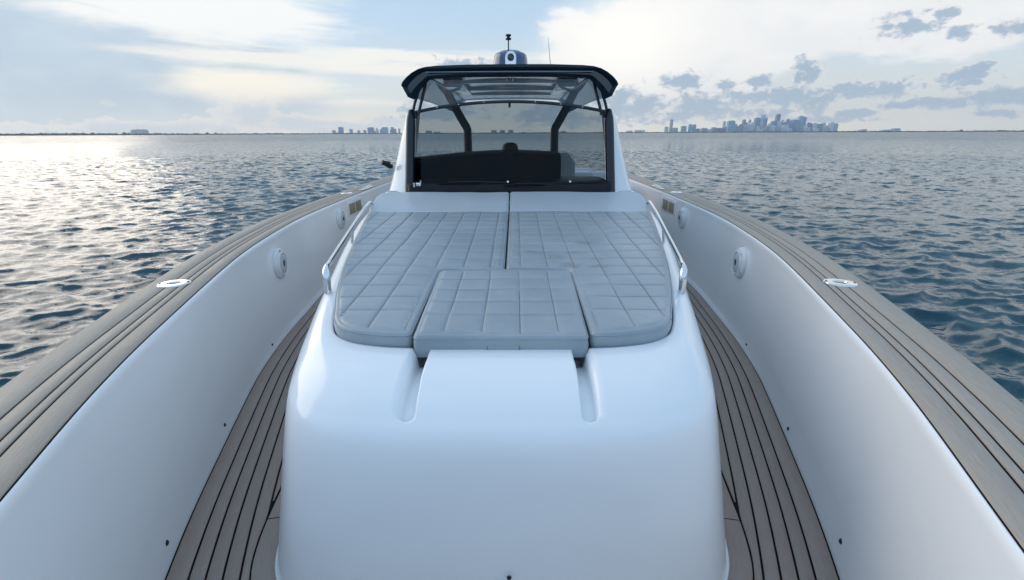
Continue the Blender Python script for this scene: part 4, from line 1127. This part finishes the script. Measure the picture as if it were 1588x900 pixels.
CITY = [   # columns in the enlarged strips, top, tone, style, label, depth
 (zc(12), zc(66), hz_(268), 'w', 'flat', 'short pale block just left of the lone slim tower at the skyline\'s left end', 5560),
 (zc(90), zc(134), hz_(155), 't', 'flat', 'lone slim tan tower standing far left of the skyline, twice its neighbours\' height', 5500),
 (zc(145), zc(222), hz_(285), 'g', 'wide', 'low wide grey block just right of the lone slim tower', 5480),
 (zc(285), zc(358), hz_(260), 'g', 'flat', 'squat grey block midway between the lone slim tower and the blue twins', 5500),
 (zc(402), zc(450), hz_(232), 'c', 'arch', 'left one of the two round-topped blue twin towers', 5500),
 (zc(468), zc(517), hz_(236), 'c', 'arch', 'right one of the two round-topped blue twin towers', 5490),
 (zc(530), zc(580), hz_(300), 'd', 'flat', 'small dark block right of the blue twin towers', 5470),
 (zc(612), zc(698), hz_(290), 'g', 'wide', 'first low grey slab right of the small dark block', 5500),
 (zc(700), zc(782), hz_(306), 'w', 'wide', 'lowest pale slab between two grey slabs left of the skyline', 5480),
 (zc(785), zc(855), hz_(280), 'g', 'flat', 'grey slab with flat roof left of the slender white tower', 5500),
 (zc(870), zc(950), hz_(290), 'd', 'wide', 'dark low slab at the foot of the slender white tower', 5460),
 (zc(955), zc(993), hz_(180), 'w', 'mast', 'slender white tower just left of the broad teal round-topped tower', 5600),
 (zc(960), zc(1010), hz_(272), 'd', 'stepl', 'dark stepped block in front of the slender white tower', 5480),
 (zc(1036), zc(1142), hz_(180), 'c', 'arch', 'broad teal round-topped tower opening the dense part of the skyline', 5500),
 (zc(1140), zc(1188), hz_(228), 'w', 'flat', 'pale tower leaning on the right side of the broad teal one', 5560),
 (zc(1185), zc(1240), hz_(262), 'g', 'stepr', 'low grey stepped block before the cluster, right of the pale tower', 5480),
 (zc(1240), zc(1300), hz_(235), 'b', 'flat', 'blue mid-height block below the dark flat-topped tower', 5470),
 (zc(1280), zc(1350), hz_(165), 'd', 'stepr', 'dark flat-topped tower, first tall one of the dense cluster', 5600),
 (zc(1300), zc(1355), hz_(240), 't', 'flat', 'tan block at the foot of the dark flat-topped tower', 5450),
 (zc(1370), zc(1412), hz_(165), 'd', 'step', 'narrow dark stepped tower behind the white slab pair', 5620),
 (zc(1358), zc(1440), hz_(208), 'w', 'stepl', 'white slab tower with stepped top before the narrow dark one', 5480),
 (zc(1435), zc(1475), hz_(222), 'w', 'flat', 'thin white slab left of the tall blue pair', 5520),
 (ze(95), ze(168), hz_(138), 'b', 'flat', 'tall blue tower, left one of the three joined high-rises', 5600),
 (ze(170), ze(242), hz_(92), 'w', 'crown', 'white-crowned tower, middle and highest of the three joined high-rises', 5640),
 (ze(240), ze(285), hz_(135), 'b', 'slant', 'blue slant-roofed tower, right one of the three joined high-rises', 5600),
 (ze(130), ze(170), hz_(262), 'w', 'flat', 'slim white block at the foot of the three joined high-rises', 5450),
 (ze(175), ze(235), hz_(305), 'w', 'wide', 'lowest white block on the shore before the white-crowned tower', 5430),
 (ze(215), ze(285), hz_(200), 'g', 'stepr', 'grey stepped block below the slant-roofed tower', 5500),
 (ze(255), ze(300), hz_(290), 't', 'flat', 'tiny reddish tan block on the shore, right of the lowest white block', 5420),
 (ze(305), ze(360), hz_(228), 'w', 'stepl', 'pale stepped block filling the dip before the tallest tower', 5520),
 (ze(290), ze(330), hz_(262), 'g', 'flat', 'small grey block in the dip right of the joined high-rises', 5440),
 (ze(432), ze(490), hz_(82), 'd', 'flat', 'tallest tower of the whole skyline, dark with a flat roof', 5640),
 (ze(372), ze(450), hz_(192), 'b', 'flat', 'blue glass block left of the foot of the tallest tower', 5540),
 (ze(385), ze(440), hz_(255), 'w', 'arch', 'pale round-topped block before the blue glass one', 5450),
 (ze(455), ze(520), hz_(188), 'w', 'flat', 'white tower directly right of the tallest tower', 5530),
 (ze(510), ze(550), hz_(172), 'g', 'stepl', 'grey tower with a slim raised corner right of the white tower', 5580),
 (ze(548), ze(590), hz_(215), 'd', 'flat', 'dark narrow block in the middle of the cluster', 5560),
 (ze(560), ze(650), hz_(245), 'w', 'wide', 'wide pale block low in front of the dark narrow one', 5450),
 (ze(612), ze(668), hz_(162), 'd', 'step', 'dark stepped tower left of the wide blue slab', 5600),
 (ze(605), ze(700), hz_(195), 'b', 'flat', 'blue block under the dark stepped tower', 5540),
 (ze(700), ze(808), hz_(172), 'b', 'flat', 'widest blue slab, left of the tall split-top tower', 5560),
 (ze(640), ze(710), hz_(300), 'w', 'wide', 'low white block on the shore before the widest blue slab', 5430),
 (ze(806), ze(866), hz_(112), 'c', 'flat', 'left half of the tall split-top tower, the higher one', 5600),
 (ze(868), ze(915), hz_(128), 'b', 'flat', 'right half of the tall split-top tower, slightly lower', 5600),
 (ze(790), ze(850), hz_(255), 'b', 'stepr', 'blue stepped block at the foot of the split-top tower', 5460),
 (ze(905), ze(960), hz_(240), 'w', 'stepl', 'pale stepped block just right of the split-top tower', 5500),
 (ze(940), ze(1010), hz_(285), 'w', 'wide', 'low white block with sawtooth roof right of the split-top tower', 5440),
 (ze(965), ze(1015), hz_(218), 'd', 'crown', 'dark block with horned roof in the lower right part of the skyline', 5560),
 (ze(1010), ze(1070), hz_(232), 'b', 'flat', 'blue block between the horned roof and a pale tower', 5550),
 (ze(1065), ze(1110), hz_(220), 'w', 'arch', 'pale round-topped tower between two blue blocks', 5500),
 (ze(1108), ze(1198), hz_(232), 'b', 'wide', 'wide blue block right of the pale round-topped tower', 5560),
 (ze(1075), ze(1150), hz_(300), 'w', 'flat', 'small white block on the shore below the wide blue one', 5430),
 (ze(1205), ze(1262), hz_(215), 't', 'step', 'tan stepped tower near the skyline\'s right end', 5520),
 (ze(1255), ze(1300), hz_(262), 't', 'flat', 'low tan block between the stepped tower and the end pair', 5460),
 (ze(1322), ze(1388), hz_(212), 'w', 'arch', 'left and taller one of the rounded pale pair ending the skyline', 5500),
 (ze(1390), ze(1450), hz_(232), 'g', 'arch', 'right and lower one of the rounded pair ending the skyline', 5500),
 (ze(1290), ze(1330), hz_(300), 'g', 'wide', 'very low grey block at the foot of the rounded pair', 5430),
]
for u0, u1, hp, tn, stl, lab, dd in CITY: tower(u0, u1, hp, tn, stl, lab, dd)
def lz(y): return (305 - y) / 11.343 + 1.0
for u0, u1, hp, tn, stl, lab in [
 (zl(195), zl(245), lz(255), 'g', 'flat', 'small grey block, leftmost of the city group left of the console'),
 (zl(310), zl(380), lz(200), 'b', 'flat', 'tall narrow blue block with low wing, left in the group left of the console'),
 (zl(290), zl(315), lz(270), 'g', 'flat', 'low wing against the left side of the tall narrow blue block'),
 (zl(500), zl(548), lz(235), 'c', 'flat', 'pale teal block alone, right of the tall narrow blue one'),
 (zl(638), zl(678), lz(255), 'g', 'flat', 'left one of two small dark cubes in the gap'),
 (zl(738), zl(780), lz(252), 'd', 'flat', 'right one of two small dark cubes in the gap'),
 (zl(822), zl(918), lz(205), 'b', 'wide', 'wide flat-topped blue block right of the two small dark cubes'),
 (zl(915), zl(950), lz(270), 'd', 'flat', 'low dark annex right of the wide flat-topped blue block'),
 (zl(952), zl(1005), lz(222), 'w', 'step', 'pale pointed stepped block between the two wide blue ones'),
 (zl(1032), zl(1075), lz(225), 'c', 'stepl', 'teal stepped block leaning on the left of the second wide block'),
 (zl(1078), zl(1168), lz(205), 'c', 'flat', 'second wide block, teal with flat roof, nearer the console'),
 (zl(1205), zl(1235), lz(252), 'g', 'flat', 'low grey block between the second wide block and the sloped one'),
 (zl(1228), zl(1312), lz(208), 'b', 'stepr', 'blue block stepping down to the right beside the console'),
 (zl(1350), zl(1384), lz(228), 'g', 'flat', 'slim grey block last before the console wing'),
]: tower(u0, u1, hp, tn, stl, lab, 5500, 'towers left of the console')
tower(209, 229, 8.0, 't', 'wide', 'long reddish hotel block alone on the left shore', 4300, 'shore buildings', 'hotel', 'hotel')
tower(203, 209.5, 3.6, 't', 'flat', 'low wing against the left end of the reddish hotel', 4300, 'shore buildings', 'building', 'annex')
for u0, u1, hp, tn, stl, lab in [
 (662, 670, 4.6, 't', 'flat', 'small block seen through the left part of the windshield'),
 (674, 684, 2.8, 'g', 'wide', 'low shed right of the small block behind the windshield'),
 (763, 771, 4.8, 't', 'flat', 'left one of three equal blocks behind the middle of the windshield'),
 (776, 784, 4.8, 't', 'flat', 'middle one of three equal blocks behind the middle of the windshield'),
 (789, 797, 5.0, 't', 'flat', 'right one of three equal blocks behind the middle of the windshield'),
 (870, 878, 3.4, 'g', 'stepl', 'low stepped block seen right of the aft hardtop leg'),
 (985, 1000, 4.2, 'w', 'wide', 'low pale building on the shore just right of the console'),
 (972, 981, 3.4, 'w', 'wide', 'lower pale building nearest the right side of the console'),
 (1334, 1343, 4.0, 'g', 'stepl', 'small grey hump-roofed building right of the skyline'),
 (1366, 1381, 3.4, 'w', 'wide', 'long low pale terminal right of the skyline'),
 (1385, 1394, 5.2, 'g', 'crown', 'small blue-grey block right end of the long low terminal'),
]: tower(u0, u1, hp, tn, stl, lab, 5350, 'shore buildings', 'building', 'low_block')

# shoreline: low land strip with a wood of mangroves and palms that reads as one mass
M_wood = simple('shore_foliage', (.045, .065, .045), .8, var=.4)
M_land = simple('shore_land', (.16, .15, .12), .9, var=.3)
def shore_y(az_):      # distance of the shore for each bearing (nearer on the left)
    d = math.degrees(az_)
    return float(np.interp(d, [-180, -70, -48, -40, -20, 0, 40, 60, 90, 180], [5300, 3600, 2900, 3400, 4900, 5300, 5300, 4800, 5600, 5300]))
V, F = [], []
N_ = 360
for i in range(N_ + 1):
    a_ = -pi + 2 * pi * i / N_; r0 = shore_y(a_)
    for dr, z in ((0, -.5), (12, 1.6), (600, 2.0)): V.append((sin(a_) * (r0 + dr) , cos(a_) * (r0 + dr) , z))
F = grid_faces(N_ + 1, 3)
o = fix_normals(mobj('shore', V, F, M_land, None, True)); o['kind'] = 'structure'
V, F = [], []
rr_ = random.Random(3)
def clump(cx, cy, cz, sx_, sz_):
    b0 = len(V); 
    for k in range(6): a_ = k * pi / 3 + rr_.random(); V.append((cx + cos(a_) * sx_ * rr_.uniform(.7, 1.2), cy + sin(a_) * sx_, cz + rr_.uniform(-.1, .25) * sz_))
    V.append((cx + rr_.uniform(-.3, .3) * sx_, cy, cz + sz_ * rr_.uniform(.7, 1.1))); V.append((cx, cy, cz - sz_))
    for k in range(6): F.append((b0 + k, b0 + (k + 1) % 6, b0 + 6)); F.append((b0 + (k + 1) % 6, b0 + k, b0 + 7))
a_ = -pi * .42
while a_ < pi * .42:
    r0 = shore_y(a_); hgt = 4.5 + 4 * abs(sin(a_ * 23)) * abs(sin(a_ * 7.3 + 1)) + rr_.uniform(0, 5)
    if rr_.random() < .03: hgt *= 1.8
    rad = r0 + 20 + rr_.uniform(0, 40)
    clump(sin(a_) * rad, cos(a_) * rad, 2 + hgt * .35, rr_.uniform(10, 20), hgt * .75)
    a_ += 12 / r0
o = fix_normals(mobj('shore_wood', V, F, M_wood, None, True)); o['kind'] = 'stuff'
# little sailing boat off the city
sb = thing(empty('sailing_boat', (X_of(1084.5, 3300), 3300, 0)), 'tiny blue sailing boat off the shore below the small dark block', 'boat')
def sbm(n_, V, F, mt): o = mobj(n_, V, F, mt, sb, False); return fix_normals(o)
hv = []
for x, w in ((-4.5, .8), (-2, 1.4), (2, 1.4), (4.8, .1)): hv += [(x, -w, 1.1), (x, 0, -.4), (x, w, 1.1)]
sbm('hull', hv, grid_faces(4, 3) + [(0, 3, 5, 2), (3, 6, 8, 5), (6, 9, 11, 8)], M_blue)
sbm('mast', [(0.1 * cos(k * pi / 2), .1 * sin(k * pi / 2), z) for z in (1, 11) for k in range(4)], grid_faces(2, 4, True), M_post)
sbm('sail', [(-.1, 0, 2), (-3.8, .3, 2), (-.1, 0, 10.5), (-.1, .08, 2), (-3.8, .38, 2), (-.1, .08, 10.5)], [(0, 1, 2), (5, 4, 3), (0, 3, 4, 1), (1, 4, 5, 2), (2, 5, 3, 0)], simple('sail_cloth', (.25, .42, .50), .7))

# ------------------------------------------------------------------ the air between here and the city
hz_o = bevel_box('haze', (0, 0, 173.0), (13300, 13300, 352), M_hole, None, r=0)
hm = bpy.data.materials.new('haze_air'); hm.use_nodes = True; t = NT(hm.node_tree); t.n.clear()
pv = t.node('ShaderNodeVolumePrincipled'); pv.inputs['Color'].default_value = (.78, .90, 1.0, 1); pv.inputs['Density'].default_value = 0.00008
pv.inputs['Anisotropy'].default_value = 0.5
om = t.node('ShaderNodeOutputMaterial'); t.put(om.inputs['Volume'], pv.outputs[0])
hz_o.data.materials.clear(); hz_o.data.materials.append(hm); hz_o['kind'] = 'stuff'
